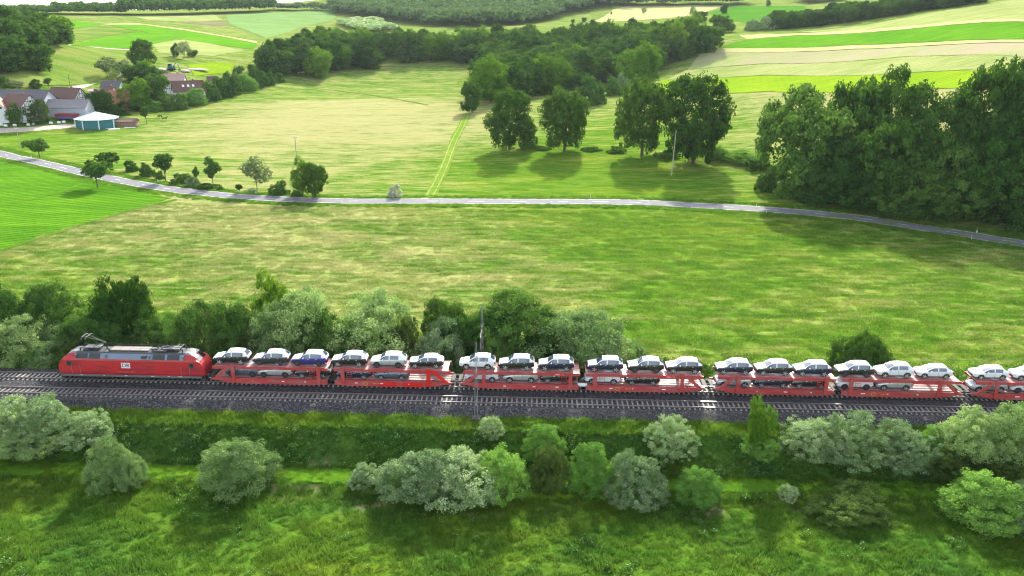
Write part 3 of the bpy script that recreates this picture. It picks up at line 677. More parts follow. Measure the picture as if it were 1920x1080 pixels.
for a in [('hedge', 990, 280, 236, 36, 'bush leaning against the first big oak'), ('hedge', 1015, 281, 271, 40, 'low dark scrub between the first two oaks'), ('hedge', 1110, 284, 273, 44, 'low dark scrub beside the second oak'), ('hedge', 1155, 288, 272, 40, 'scrub at the edge of the joined oaks'),
          ('bright', 1390, 308, 278, 80, 'bright bramble thicket on the bank beside the broadest oak'), ('bright', 1345, 302, 268, 60, 'bramble patch tucked under the broadest oak'), ('hedge', 1425, 322, 292, 60, 'dark bramble heap between the bank and the roadside wood'), ('hedge', 1250, 298, 276, 50, 'undergrowth below the two joined oaks')]:
    plant_px(*a[:5], a[5], B, OK_)
WD = 'tall trees of the dark roadside wood'
for i, a in enumerate([(1500, 366, 160, 150), (1592, 352, 152, 96), (1655, 366, 144, 120), (1560, 378, 262, 110), (1668, 396, 222, 132), (1738, 380, 186, 128), (1764, 398, 232, 118), (1852, 392, 122, 140), (1842, 408, 240, 136), (1910, 412, 196, 130), (1958, 420, 150, 170), (1700, 404, 300, 118), (1790, 412, 300, 110), (1895, 425, 290, 120), (1620, 392, 300, 100), (2010, 440, 190, 170)]):
    lab = ['leaning tree at the bank end of the dark roadside wood', 'narrow-topped tree in the back row of the dark wood', 'dome-topped tree in the back row of the dark wood', 'lower front tree near the bank end of the dark wood', 'wide front tree below the dome-topped tree of the wood', 'back-row tree in the dip of the roadside wood', 'bright-topped front tree in the middle of the roadside wood',
           'tallest tree of the roadside wood, its ragged crown above all others', 'front tree below the tallest tree of the roadside wood', 'tree at the picture edge next to the tallest tree of the wood', 'last back tree of the roadside wood, cut by the picture edge', 'low front tree of the wood overhanging the verge', 'low dark tree of the wood beside the road verge', 'lowest tree of the wood near the white road post', 'small front tree between two taller ones of the wood', 'edge tree of the wood beyond the road bend'][i]
    plant_px('big' if i % 3 else 'bigmid', a[0], a[1], a[2], a[3]*1.2, lab, T, WD)
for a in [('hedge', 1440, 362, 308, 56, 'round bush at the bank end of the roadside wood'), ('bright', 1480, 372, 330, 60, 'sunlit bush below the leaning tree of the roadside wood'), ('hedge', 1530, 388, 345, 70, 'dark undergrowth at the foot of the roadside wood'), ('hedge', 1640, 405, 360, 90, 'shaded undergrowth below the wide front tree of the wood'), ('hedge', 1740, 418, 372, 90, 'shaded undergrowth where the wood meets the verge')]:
    plant_px(a[0], *a[1:5], a[5], B, WD)
VL = 'trees around the village'
for a in [('oak', 268, 128, 77, 50, 'tall dark round tree standing above the village'), ('sparse', 205, 146, 107, 42, 'thin pale tree on the slope behind the village'), ('sparse', 236, 144, 112, 36, 'second thin pale tree on the slope behind the village'), ('wood', 258, 156, 118, 60, 'dark spreading tree behind the terracotta roof'), ('wood', 298, 166, 128, 56, 'dark round tree beside the white gable house'),
          ('lime', 265, 206, 146, 66, 'large light green tree in the village in front of the terracotta roof'), ('wood', 297, 200, 134, 54, 'tall tree between the light green tree and the white gable house'), ('oak', 191, 212, 167, 50, 'dark tree beside the grey-roofed barn'), ('lime', 35, 233, 194, 40, 'bright green tree in front of the half-timbered house'), ('olive', 77, 231, 188, 44, 'brownish tree in front of the grey barn'),
          ('tall', 275, 232, 199, 20, 'small column-shaped tree at the paddock edge near the horses'), ('wood', 240, 206, 184, 56, 'dark bushy tree behind the octagonal pavilion'), ('wood', 330, 106, 83, 18, 'small dark tree far up the valley'), ('sparse', 346, 110, 78, 32, 'pale bare-looking tree in the far meadow'), ('wood', 361, 106, 92, 20, 'dark bushy tree beside the pale bare-looking tree'),
          ('wood', 10, 166, 141, 24, 'round tree behind the long slate barn'), ('sparse', 32, 168, 150, 32, 'grey-green tree behind the long slate barn'), ('wood', 68, 166, 148, 22, 'small tree on the slope above the long slate barn'), ('tall', 92, 166, 146, 16, 'slim conifer-like tree above the village roofs'), ('lime', 275, 150, 112, 34, 'light green tree top beside the tall dark round tree')]:
    plant_px(*a[:5], a[5], T, VL)
HG = 'bushes of the village hedgerow'
for i, a in enumerate([(212, 214, 196, 34), (228, 217, 200, 36), (290, 210, 184, 34), (312, 208, 178, 40), (338, 206, 172, 44), (352, 190, 166, 30), (366, 199, 158, 46), (392, 190, 150, 46), (415, 184, 142, 44), (438, 178, 135, 46), (462, 171, 130, 44), (485, 164, 126, 40), (505, 160, 132, 34), (524, 155, 135, 26), (400, 170, 148, 34), (425, 160, 132, 34), (450, 152, 122, 32), (475, 146, 118, 30)]):
    lab = ['hedge bush just behind the octagonal pavilion', 'hedge bush behind the low dark shed', 'hedge bush at the foot of the light green village tree', 'dark hedge bush below the tall village tree', 'hedge bush covering the wall of the white gable house', 'small bush under the skylights of the dark roof', 'hedge bush below the dark skylight roof', 'rounded hedge bush past the dark skylight roof', 'hedge bush near the small brown roof',
           'hedge bush halfway up the meadow edge', 'tall hedge bush on the upper meadow edge', 'hedge bush close to the big wood', 'second last bush of the hedgerow', 'last small bush of the hedgerow at its uphill end', 'bush behind the hedgerow near the brown roof', 'loose bush behind the hedgerow', 'light bush behind the upper hedgerow', 'bush between the hedgerow and the big wood'][i]
    plant_px('hedge' if i % 4 != 2 else 'bright', *a, lab, B, HG)
# mid-distance wood, each crown its own tree
def in_poly(x, y, poly):
    c = False; j = len(poly)-1
    for i in range(len(poly)):
        if ((poly[i].y > y) != (poly[j].y > y)) and x < (poly[j].x-poly[i].x)*(y-poly[i].y)/(poly[j].y-poly[i].y+1e-9)+poly[i].x: c = not c
        j = i
    return c
def wood(uv, spacing, hr, label, group, key='wood', lime=0.0, wf=1.0, limit=999, name='broadleaf_tree'):
    poly = [at(u, v) for u, v in uv]; x0, x1 = min(p.x for p in poly), max(p.x for p in poly); y0, y1 = min(p.y for p in poly), max(p.y for p in poly)
    n = 0; y = y0; row = 0; out = []
    while y < y1:
        x = x0+(row % 2)*spacing/2
        while x < x1:
            px, py = x+rnd.uniform(-.3, .3)*spacing, y+rnd.uniform(-.3, .3)*spacing
            if in_poly(px, py, poly) and n < limit:
                h = rnd.uniform(*hr)*(1.18 if py < 400 else 1.0); k = 'lime' if rnd.random() < lime else key
                t = plant(k, ground((px, py), -0.1), h, spacing*rnd.uniform(1.35, 1.8)*wf, label, T, group, name); n += 1; u_, v_, _ = project(t.location); out.append((u_, v_, t, k))
            x += spacing
        y += spacing*0.87; row += 1
    return out
def ordinal(i):
    L = 'first second third fourth fifth sixth seventh eighth ninth tenth eleventh twelfth thirteenth fourteenth fifteenth sixteenth seventeenth eighteenth nineteenth'.split()
    if i < 19: return L[i]
    t_, r_ = divmod(i+1, 10); T_ = {2: 'twent', 3: 'thirt', 4: 'fort', 5: 'fift', 6: 'sixt', 7: 'sevent', 8: 'eight'}[t_]
    return T_+'ieth' if r_ == 0 else T_+'y-'+L[r_-1]
def name_wood(trees, marks, what, back):
    """each tree of a wood told by the landmark before it and its row counted from the open side"""
    bins = {}
    for q in trees: bins.setdefault(min(range(len(marks)), key=lambda i: abs(marks[i][0]-q[0])), []).append(q)
    for i, L in bins.items():
        for n_, q in enumerate(sorted(L, key=lambda q: -q[1])): q[2]['label'] = ('light green ' if q[3] == 'lime' else 'dark ')+what+' '+marks[i][1]+', '+ordinal(n_)+' '+back
nw = wood([(742, 112), (830, 117), (918, 119), (903, 203), (960, 192), (1010, 183), (1100, 165), (1190, 143), (1240, 129), (1290, 112), (1342, 86), (1250, 84), (1000, 92), (742, 99)], 11.3, (13, 22), 'broadleaf tree in the long dense wood behind the hay meadow', 'trees of the long wood behind the meadow', lime=0.12)
nw2 = wood([(480, 150), (560, 141), (640, 131), (690, 122), (735, 108), (722, 92), (600, 96), (500, 118)], 10.8, (13, 20.5), 'tall dark tree in the clump of wood above the hay meadow', 'trees of the wood clump above the meadow', lime=0.1, name='woodland_tree')
nw3 = wood([(-40, 140), (20, 136), (55, 118), (110, 84), (112, 74), (60, 62), (-40, 62)], 12.5, (13, 18), 'broadleaf tree in the hillside wood above the village', 'trees of the hillside wood', lime=0.05, name='hillside_tree')
nw4 = wood([(1440, 57), (1520, 50), (1600, 40), (1700, 27), (1838, 6), (1838, 2), (1700, 16), (1600, 30), (1440, 50)], 9.5, (9, 13), 'dark tree in the long field-edge row up the far slope', 'trees of the row up the far slope', name='hedgerow_tree')
name_wood(nw, [(745, 'beside the gap at its narrow end'), (790, 'near the gap'), (840, 'along its straight edge'), (885, 'by its inner corner'), (930, 'behind the corner tree by the lane'), (975, 'above the first big oak'), (1020, 'between the first two oaks'), (1060, 'above the second oak'), (1110, 'above the round bush thicket'), (1160, 'behind the thicket end'), (1205, 'behind the light green round tree'), (1250, 'above the joined oaks'), (1300, 'towards its field end'), (1340, 'at its tip among the fields')], 'wood tree', 'back from the meadow')
name_wood(nw2, [(490, 'above the hedgerow end'), (530, 'by the hedgerow'), (570, 'behind the parked white car'), (610, 'behind the fresh green tree'), (650, 'in its middle'), (690, 'above its round end tree'), (730, 'at the gap')], 'clump tree', 'back from the hay')
name_wood(nw3, [(-30, 'cut by the picture edge'), (0, 'by the picture edge'), (25, 'above the slate barn'), (50, 'above the half-timbered house'), (75, 'above the spreading tree'), (100, 'at its outer end')], 'hillside wood tree', 'up from the village')
nw4.sort(key=lambda q: q[0])
for i_, q in enumerate(nw4): q[2]['label'] = 'dark tree of the far slope row, '+ordinal(i_)+' from its lower end'
for a in [('lime', 1205, 166, 81, 86, 'large light green round tree in front of the long wood'), ('wood', 75, 134, 80, 66, 'dark spreading tree at the foot of the hillside wood'), ('wood', 885, 211, 151, 44, 'small round tree at the corner of the long wood by the farm lane'), ('lime', 600, 146, 92, 62, 'fresh green tree at the front of the wood clump'), ('wood', 690, 128, 70, 62, 'round tree at the near end of the wood clump'), ('wood', 765, 116, 52, 62, 'first tree of the long wood next to the gap'),
          ('lime', 940, 190, 122, 60, 'bright tree top at the near corner of the long wood')]:
    plant_px(*a[:5], a[5], T, 'single trees at the wood edges')
for i, a in enumerate([('mid', 1108, 197, 137, 62), ('mid', 1150, 181, 141, 50), ('mid', 1085, 202, 160, 40), ('silver', 1165, 172, 132, 30)]):
    plant_px('hedge' if a[0] == 'mid' else 'silver', *a[1:], ['round bush in front of the long wood', 'bush between the round bush and the light green tree', 'small bush at the end of the thicket by the long wood', 'grey thin bush beside the light green round tree'][i], B, 'thicket in front of the long wood')
FT = 'lone trees on the far fields'
for a in [('sparse', 1207, 29, 14, 11, 'pale lone tree on the cream far field'), ('sparse', 1298, 37, 11, 15, 'thin tall tree at the corner of the far green field'), ('wood', 1313, 42, 20, 26, 'round tree below the thin tall tree on the far field'), ('wood', 1350, 60, 27, 46, 'clump-like broad tree on the far slope'), ('lime', 1367, 60, 39, 26, 'bright green round tree on the far slope'), ('wood', 1358, 25, 7, 16, 'lone dark tree on the skyline field'),
          ('wood', 1095, 42, 32, 10, 'tiny round tree at the edge of the far cream field'), ('wood', 1074, 43, 36, 9, 'tiny bush-like tree near the hill forest'), ('wood', 1146, 27, 22, 4, 'speck of a tree on the far cream field'), ('silver', 1412, 57, 36, 36, 'pale grey willow on the far slope'), ('silver', 1440, 55, 32, 40, 'second pale grey willow on the far slope'), ('wood', 1470, 53, 37, 22, 'dark round tree next to the pale willows'), ('lime', 1468, 54, 42, 14, 'small bright tree next to the pale willows'), ('wood', 1440, 12, 0, 10, 'tiny tree on the skyline of the far green field')]:
    plant_px(*a[:5], a[5], T, FT)
# thicket behind the railway
RB = 'trees and shrubs behind the railway'
for i, a in enumerate([('loose', 8, 9, 514, 90), ('willow', 48, 7, 570, 110), ('loose', 112, 12, 515, 84), ('willow', 100, 8, 575, 120), ('loose', 158, 9, 570, 90), ('loose', 55, 11, 552, 90), ('oak', 246, 10, 496, 118), ('loose', 208, 7, 575, 76), ('loose', 295, 8, 584, 74), ('bright', 338, 8, 572, 70), ('loose', 398, 8, 552, 84), ('loose', 442, 7, 556, 76), ('lime', 514, 14, 494, 78), ('willow', 520, 9, 545, 100), ('willow', 572, 10, 524, 124), ('loose', 610, 8, 566, 70), ('willow', 690, 10, 532, 150), ('loose', 650, 7, 590, 70),
                       ('olive', 762, 9, 572, 70), ('oak', 832, 12, 545, 84), ('silver', 815, 7, 592, 140), ('loose', 872, 9, 578, 66), ('loose', 915, 10, 566, 84), ('loose', 972, 11, 531, 128), ('bright', 935, 7, 610, 60), ('willow', 1092, 9, 552, 170), ('loose', 1030, 8, 600, 80), ('willow', 1150, 8, 600, 90), ('bright', 1180, 7, 635, 50), ('dense', 1617, 6, 613, 146), ('olive', 195, 7, 612, 76), ('olive', 20, 6, 618, 90), ('olive', 145, 6, 622, 80), ('olive', 265, 7, 620, 70), ('bright', 70, 6, 610, 84), ('olive', 480, 7, 610, 70), ('bright', 560, 7, 606, 84), ('olive', 735, 7, 612, 72), ('hedge', 1240, 5, 664, 60), ('hedge', 1300, 5, 668, 60)]):
    lab = ['dark tree behind the railway at the picture edge beyond the locomotive', 'grey-green willow low behind the track ahead of the locomotive', 'tree with a dark pointed top ahead of the locomotive', 'wide willow shrub just ahead of the locomotive', 'loose shrub rising above the locomotive cab end', 'loose tree second from the picture edge behind the track', 'tall dark tree behind the locomotive, the highest of the thicket', 'shrub in front of the tall dark tree', 'shrub beside the tall dark tree above the locomotive roof',
           'fresh green shrub behind the locomotive roof', 'wind-shaped open tree with a bare trunk behind the first carried car', 'loose leaning tree behind the first two carried cars', 'yellow-green tree top sticking out behind the grey willow', 'grey willow shrub behind the second carried car', 'large grey willow behind the blue car', 'loose shrub beside the large grey willow', 'broad grey-green willow behind the fourth and fifth cars', 'shrub between the two large willows', 'olive shrub in the dip after the broad willow', 'dark pointed tree behind the pale willow shrub', 'pale willow shrub behind the gap of the first wagons', 'loose shrub behind the far mast', 'green shrub beside the far catenary mast', 'tall leafy tree behind the first cars of the second wagon',
           'low fresh shrub beside the far catenary mast', 'huge sloping willow at the end of the thicket', 'shrub between the tall leafy tree and the huge willow', 'outer slope of the huge willow at the thicket end', 'lowest shrub where the thicket ends', 'solitary dense dark round bush behind the third wagon', 'olive undergrowth ahead of the locomotive cab', 'olive undergrowth at the picture edge behind the track', 'low olive scrub near the locomotive nose', 'low olive scrub behind the locomotive', 'fresh green scrub low behind the track at the picture edge', 'olive scrub behind the first carried cars', 'green undergrowth of the large grey willow', 'olive undergrowth between the broad willow and the pale one', 'low weeds bush past the thicket end', 'low weeds bush behind the second wagon end'][i]
    k, u, q, top, wpx = a
    plant_px(k, u, 0, top, wpx*(1.32 if k in ('loose', 'willow') else 1.0), lab, B if k in ('olive', 'bright', 'silver', 'dense', 'hedge', 'willow') else T, RB, q=q)
# shrubs in front of the railway
FB = 'shrubs on the near side of the railway'
for a in [('open', 20, 842, 736, 110, 'pale feathery shrub at the picture edge on the embankment'), ('open', 88, 850, 728, 130, 'large pale feathery shrub on the embankment below the locomotive'), ('open', 168, 842, 758, 104, 'outer part of the feathery shrub group on the embankment'), ('willow', 60, 858, 790, 120, 'lower grey shrub in front of the large feathery shrub'),
          ('willow', 205, 920, 818, 88, 'taller half of the two-lobed pale willow shrub on the meadow'), ('willow', 248, 916, 830, 64, 'lower half of the two-lobed pale willow shrub on the meadow'), ('willow', 450, 930, 806, 154, 'large rounded pale willow shrub standing alone on the meadow'), ('silver', 684, 914, 862, 66, 'small grey shrub beside the big silver-green shrub group'),
          ('silver', 782, 950, 824, 172, 'big silver-green domed shrub, first of the long group'), ('silver', 868, 952, 828, 160, 'silver-green shrub in the middle of the long group'), ('bright', 940, 944, 818, 116, 'greener shrub at the end of the silver-green group'), ('bright', 1018, 874, 788, 84, 'fresh green shrub half way up the embankment slope'), ('olive', 1028, 922, 828, 88, 'olive-green shrub behind the gap in the shrub row'), ('bright', 1104, 934, 822, 92, 'light green upright shrub beside the silver dome'),
          ('silver', 1192, 954, 846, 126, 'silver-leaved domed shrub in the middle of the meadow edge'), ('bright', 1308, 952, 868, 96, 'bright green rounded shrub after the silver dome'), ('open', 1258, 868, 770, 104, 'loose pointed shrub reaching up to the ballast'), ('lime', 1416, 842, 746, 66, 'small fresh green tree on the slope beside the track'), ('bright', 1425, 862, 806, 80, 'bush at the foot of the small fresh green tree'),
          ('open', 1510, 872, 770, 130, 'large pale feathery shrub beside the small green tree'), ('open', 1590, 878, 762, 130, 'second pale feathery shrub on the far part of the embankment'), ('open', 1690, 888, 780, 130, 'grey twiggy shrub past the pale feathery ones'), ('olive', 1592, 990, 896, 186, 'wide olive-brown shrub mound on the meadow'), ('silver', 1476, 940, 902, 40, 'tiny pale shrub beside the wide olive mound'), ('willow', 1800, 868, 750, 120, 'tall willow shrub hiding the end of the track'),
          ('willow', 1880, 880, 736, 140, 'tallest shrub of the embankment, covering the last wagon'), ('bright', 1740, 850, 788, 60, 'fresh green shoot between the twiggy and the tall shrub'), ('bright', 1848, 1000, 876, 170, 'large leafy green shrub in the corner of the meadow'), ('silver', 1915, 1004, 900, 110, 'blue-grey shrub beside the large leafy corner shrub'), ('open', 918, 828, 772, 54, 'thin twiggy shrub at the foot of the near mast'), ('willow', 1960, 890, 760, 130, 'embankment shrub beyond the last wagon'), ('olive', 1760, 900, 830, 110, 'dark olive shrub under the tall willow'), ('olive', 1880, 920, 850, 120, 'dark olive undergrowth below the tallest shrub')]:
    plant_px(*a[:5], a[5], B if a[0] != 'lime' else T, FB)
# far woods that read as one mass
def far_wood(name, uv, spacing, hr, mat, label, seed, line=None):
    g = np.random.default_rng(seed); me0 = []
    for v_ in range(3):
        lob = mk_lobes(900+v_, 5, .42, .05, 1.0, .24); 
        n = 150; d = g.normal(0, 1, (n, 3)); d[:, 2] = np.abs(d[:, 2])*1.1-.25; d /= np.linalg.norm(d, axis=1)[:, None]; li = g.integers(0, len(lob), n); L = np.array(lob)
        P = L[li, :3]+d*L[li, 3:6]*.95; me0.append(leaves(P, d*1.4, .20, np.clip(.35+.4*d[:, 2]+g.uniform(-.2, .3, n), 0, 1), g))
    poly = [at(u, v) for u, v in uv]; x0, x1 = min(p.x for p in poly), max(p.x for p in poly); y0, y1 = min(p.y for p in poly), max(p.y for p in poly)
    V = []; F = []; Tn = []; b = 0; cnt = 0
    for y in np.arange(y0, y1, spacing):
        for x in np.arange(x0, x1, spacing):
            px, py = x+g.uniform(-.45, .45)*spacing, y+g.uniform(-.45, .45)*spacing
            if not in_poly(px, py, poly): continue
            if py > 1250 and g.random() < 0.35: continue
            v0, f0, t0 = me0[cnt % 3]; h = g.uniform(*hr); wv = spacing*g.uniform(1.5, 2.0); a_ = g.uniform(0, 6.28); ca, sa = math.cos(a_), math.sin(a_)
            vv = np.stack([(v0[:, 0]*ca-v0[:, 1]*sa)*wv+px, (v0[:, 0]*sa+v0[:, 1]*ca)*wv+py, v0[:, 2]*h+float(zt(px, py))], 1)
            V.append(vv); F.append(f0+b); Tn.append(np.clip(t0*.7+g.uniform(0, .4), 0, 1)); b += len(vv); cnt += 1
    print(name, cnt, b)
    return tag(link(name, np_mesh(name, np.concatenate(V), np.concatenate(F), mat, {'tint': np.concatenate(Tn)})), label, kind='stuff')
far_wood('hill_forest', [(622, 26), (700, 34), (790, 47), (870, 52), (960, 48), (1060, 28), (1152, 11), (1190, -14), (1100, -24), (800, -24), (640, -12)], 9.5, (13, 19), M['far_wood'], 'bluish green forest covering the far hill', 5)
far_wood('skyline_forest', [(-60, 29), (110, 28.5), (110, 24), (-60, 24)], 9.0, (7, 10), M['wood'], 'low dark forest belt on the skyline above the hillside wood', 6)
far_wood('skyline_forest', [(110, 28.5), (230, 29), (230, 25), (110, 25)], 9.0, (9, 15), M['wood'], 'dark forest belt rising along the skyline', 16)
far_wood('skyline_forest', [(230, 29), (300, 29), (420, 26), (512, 23), (512, 18), (420, 21), (300, 25), (230, 25)], 9.0, (16, 21), M['wood'], 'tallest part of the dark forest belt on the skyline', 26)
far_wood('far_ridge_forest', [(500, 20.5), (620, 20.5), (620, 17), (500, 17)], 16.0, (8, 12), M['far_wood'], 'distant blue wooded ridge', 7)
far_wood('crest_forest', [(1150, 13), (1300, 10.5), (1395, 10.5), (1395, 4), (1150, 4)], 12.0, (12, 17), M['far_wood'], 'forest belt on the far crest', 8)
far_wood('slope_forest', [(630, 44), (700, 42), (750, 58), (700, 62)], 9.0, (6, 9), M['silver'], 'pale green copse on the slope below the hill forest', 9)
far_wood('upper_forest', [(1500, 10), (1640, -4), (1640, -12), (1500, 2)], 12.0, (10, 15), M['wood'], 'forest behind the far field edge', 10)
# ------------------------------------------------------------------ cars
SUV = dict(L=4.45, W=1.84, hood=0.99, belt=1.07, roof=1.66, ws0=-0.98, ws1=-0.32, bp=0.22, cp=1.12, r1=1.62, r0=2.12, wb=1.33, wr=0.34, bot=0.27)
HAT = dict(L=4.28, W=1.79, hood=0.90, belt=0.96, roof=1.47, ws0=-1.00, ws1=-0.22, bp=0.28, cp=1.10, r1=1.38, r0=1.98, wb=1.30, wr=0.31, bot=0.22)
def car_meshes(d):
    L = d['L']/2; W = d['W']/2
    xs = sorted(set([-L, -L+.05, -L+.16, -L+.38, -L+.7, -1.25, d['ws0'], (d['ws0']+d['ws1'])/2, d['ws1'], -0.05, d['bp']-.06, d['bp']+.06, .7, d['cp'], (d['cp']+d['r1'])/2, d['r1'], (d['r1']+d['r0'])/2, d['r0'], L-.05, L]))
    hz = lambda x: np.interp(x, [-L, -L+.05, -L+.16, -L+.7, d['ws0'], .5, d['r0'], L-.05, L], [.62, .74, .80, d['hood']-.07, d['hood']+.02, d['belt'], d['belt']+.03, d['belt']-.08, d['belt']-.28])
    tz = lambda x: np.interp(x, [d['ws0'], (d['ws0']+d['ws1'])/2, d['ws1'], .35, d['cp'], d['r1'], (d['r1']+d['r0'])/2, d['r0']], [0, .34, .53, .585, .555, .47, .28, 0])*(d['roof']-d['belt'])/.585
    wd = lambda x: W*np.interp(x, [-L, -L+.05, -L+.16, -L+.4, -L+.8, 1.2, L-.3, L-.06, L], [.70, .80, .88, .96, 1, 1, .97, .88, .80])
    bz = lambda x: np.interp(x, [-L, -L+.25, L-.3, L], [d['bot']+.08, d['bot'], d['bot']+.04, d['bot']+.2])
    G = []
    for x in xs:
        w, h, g, b = wd(x), hz(x), max(0.0, tz(x)), bz(x); f = min(1, g/.30)
        mx = lambda a_, c_: a_+(c_-a_)*f
        G.append([(x, 0, b), (x, .8*w, b), (x, .965*w, b+.12), (x, w, b+.33), (x, .985*w, min(h-.02, h*.9+.02)), (x, mx(.93, .955)*w, h+mx(.01, .0)), (x, mx(.86, .80)*w, h+mx(.03, g*.80)), (x, mx(.72, .70)*w, h+mx(.045, g*.97)), (x, mx(.36, .36)*w, h+mx(.06, g+.02)), (x, 0, h+mx(.065, g+.03))])
    parts = {k: MB() for k in ('body', 'protective_cover', 'windscreen', 'rear_window', 'side_window', 'side_window2', 'side_windowR', 'side_window2R', 'lower_cladding')}
    def quad(k, a, b, c, e, side):
        P = [a, b, c, e]
        if side < 0: P = [(p[0], -p[1], p[2]) for p in P]
        parts[k].add(P, [(0, 1, 2, 3)])
    for i in range(len(xs)-1):
        xm = (xs[i]+xs[i+1])/2
        for j in range(9):
            for sgn in (-1, 1):
                k = 'body'
                if j <= 1: k = 'lower_cladding'
                elif j in (5,) and d['ws0']+.1 < xm < d['r1']+.02:
                    if d['bp']-.06 < xm < d['bp']+.06: k = 'protective_cover'
                    elif xm < d['bp']: k = 'side_window' if sgn < 0 else 'side_windowR'
                    elif xm < (d['cp']+d['r1'])/2: k = 'side_window2' if sgn < 0 else 'side_window2R'
                elif j >= 6:
                    if d['ws0'] < xm < d['ws1'] and j >= 7: k = 'windscreen'
                    elif d['r1'] < xm < d['r0'] and j >= 7: k = 'rear_window'
                    elif -L+.2 < xm: k = 'protective_cover'
                elif j == 5 and -L+.3 < xm < d['ws0'] or j == 5 and xm > d['r1']: k = 'protective_cover'
                quad(k, G[i][j], G[i+1][j], G[i+1][j+1], G[i][j+1], sgn)
    for e, gi in ((0, G[0]), (1, G[-1])):
        pts = gi+[(p[0], -p[1], p[2]) for p in gi[-2:0:-1]]; parts['body'].add(pts, [tuple(range(len(pts)))])
    # dark arches, wheels, lamps, grille, mirrors, door gaps
    m = parts['lower_cladding']
    for sx in (-d['wb'], d['wb']-.02):
        for sgn in (-1, 1):
            n = 12; A = []; Bp = []
            for k in range(n+1):
                t = math.pi*(k/n)*1.1-.05*math.pi; A.append((sx+math.cos(t)*(d['wr']+.10), sgn*(W+.012), d['wr']+.02+math.sin(t)*(d['wr']+.10))); Bp.append((sx+math.cos(t)*.05, sgn*(W+.006), d['wr']))
            m.add(A+Bp, [(k, k+1, n+2+k, n+1+k) for k in range(n)])
    m.box((-L+.03, 0, .44), (.1, W*1.25, .2)); m.box((L-.02, 0, .40), (.06, W*1.3, .16))
    out = {}
    for k, mb in parts.items(): out[k] = mb
    return out, G, xs
def make_car_protos():
    P = {}
    for nm, d in (('suv', SUV), ('hatch', HAT)):
        parts, G, xs = car_meshes(d); L = d['L']/2; W = d['W']/2; me = {}
        def mk(k, mb, mat, smooth=True):
            mesh = mb.mesh(k, mat, False)
            bm = bmesh.new(); bm.from_mesh(mesh); bmesh.ops.remove_doubles(bm, verts=bm.verts, dist=1e-4); bmesh.ops.recalc_face_normals(bm, faces=bm.faces); bm.to_mesh(mesh); bm.free()
            if smooth: mesh.polygons.foreach_set('use_smooth', [True]*len(mesh.polygons))
            return mesh
        for c in CARC: me[('body', c)] = None
        base = mk('body', parts['body'], M['car_black'])
        for c in CARC:
            q = base.copy(); q.materials[0] = M['car_'+c]; me[('body', c)] = q
        for k in ('protective_cover', 'windscreen', 'rear_window', 'lower_cladding', 'side_window', 'side_window2', 'side_windowR', 'side_window2R'):
            me[k] = mk(k.rstrip('2R').replace('window2', 'window'), parts[k], M['film'] if k == 'protective_cover' else M['black'] if k == 'lower_cladding' else M['glass'])
        t = MB(); r = d['wr']; t.tube((0, -.1, 0), (0, .1, 0), r, r, 18); me['tyre'] = t.mesh('wheel', M['black'])
        for rim in ('rim', 'dark_rim'):
            q = MB(); q.tube((0, -.112, 0), (0, .112, 0), r*.28, r*.28, 8)
            for sp in range(5):
                a = sp*2*math.pi/5
                for y in (-.106, .106): q.box((math.cos(a)*r*.45, y, math.sin(a)*r*.45), (r*.72, .02, r*.30), ry=-a)
            n = 16; 
            for y in (-.108, .108):
                A = [(math.cos(2*math.pi*k/n)*r*.84, y, math.sin(2*math.pi*k/n)*r*.74) for k in range(n)]+[(math.cos(2*math.pi*k/n)*r*.70, y, math.sin(2*math.pi*k/n)*r*.70) for k in range(n)]
                q.add(A, [(k, (k+1) % n, n+(k+1) % n, n+k) for k in range(n)])
            me[rim] = q.mesh('rim', M[rim])
        h = MB(); h.box((0, 0, 0), (.34, .12, .13), taper=.8); me['headlight'] = h.mesh('headlight', M['lamp_clear'])
        h = MB(); h.box((0, 0, 0), (.16, .16, .22), taper=.8); me['taillight'] = h.mesh('taillight', M['lamp_red'])
        h = MB(); h.box((0, 0, 0), (.14, .2, .13), taper=.8); me['mirror'] = h.mesh('mirror', M['film'])
        h = MB(); h.box((0, 0, 0), (.018, .012, .62)); me['door_gap'] = h.mesh('door_gap', M['black'])
        h = MB(); h.box((0, 0, 0), (.16, .03, .035)); me['handle'] = h.mesh('door_handle', M['film'])
        P[nm] = (me, d)
    return P
CARS = make_car_protos()
def car(kind_, colour, loc, label, deck, rim='rim', rz=0.0):
    me, d = CARS[kind_]; L = d['L']/2; W = d['W']/2
    t = tag(empty('car', loc, -PSI+rz), label, 'car', 'new cars carried on the '+deck)
    link('body', me[('body', colour)], t)
    for k, nme in (('protective_cover', 'protective_cover'), ('windscreen', 'windscreen'), ('rear_window', 'rear_window'), ('lower_cladding', 'lower_cladding'), ('side_window', 'side_window'), ('side_window2', 'side_window'), ('side_windowR', 'side_window'), ('side_window2R', 'side_window')):
        link(nme, me[k], t)
    for sx in (-d['wb'], d['wb']-.02):
        for sy in (-1, 1):
            wv = link('wheel', me['tyre'], t); wv.location = (sx, sy*(W-.10), d['wr']); link('rim', me[rim], wv)
    for sy in (-1, 1):
        o = link('headlight', me['headlight'], t); o.location = (-L+.24, sy*W*.80, d['hood']-.23); o.rotation_euler = (0, 0, -sy*.5)
        o = link('taillight', me['taillight'], t); o.location = (L-.10, sy*W*.82, d['belt']-.16)
        o = link('mirror', me['mirror'], t); o.location = (d['ws0']+.42, sy*(W+.07), d['belt']+.02)
        for x in (d['ws0']+.22, d['bp'], d['cp']+.05):
            o = link('door_gap', me['door_gap'], t); o.location = (x, sy*(W*.993), d['bot']+.48)
        for x in (d['bp']-.18, d['cp']-.12):
            o = link('door_handle', me['handle'], t); o.location = (x, sy*(W+.005), d['belt']-.14)
    return t
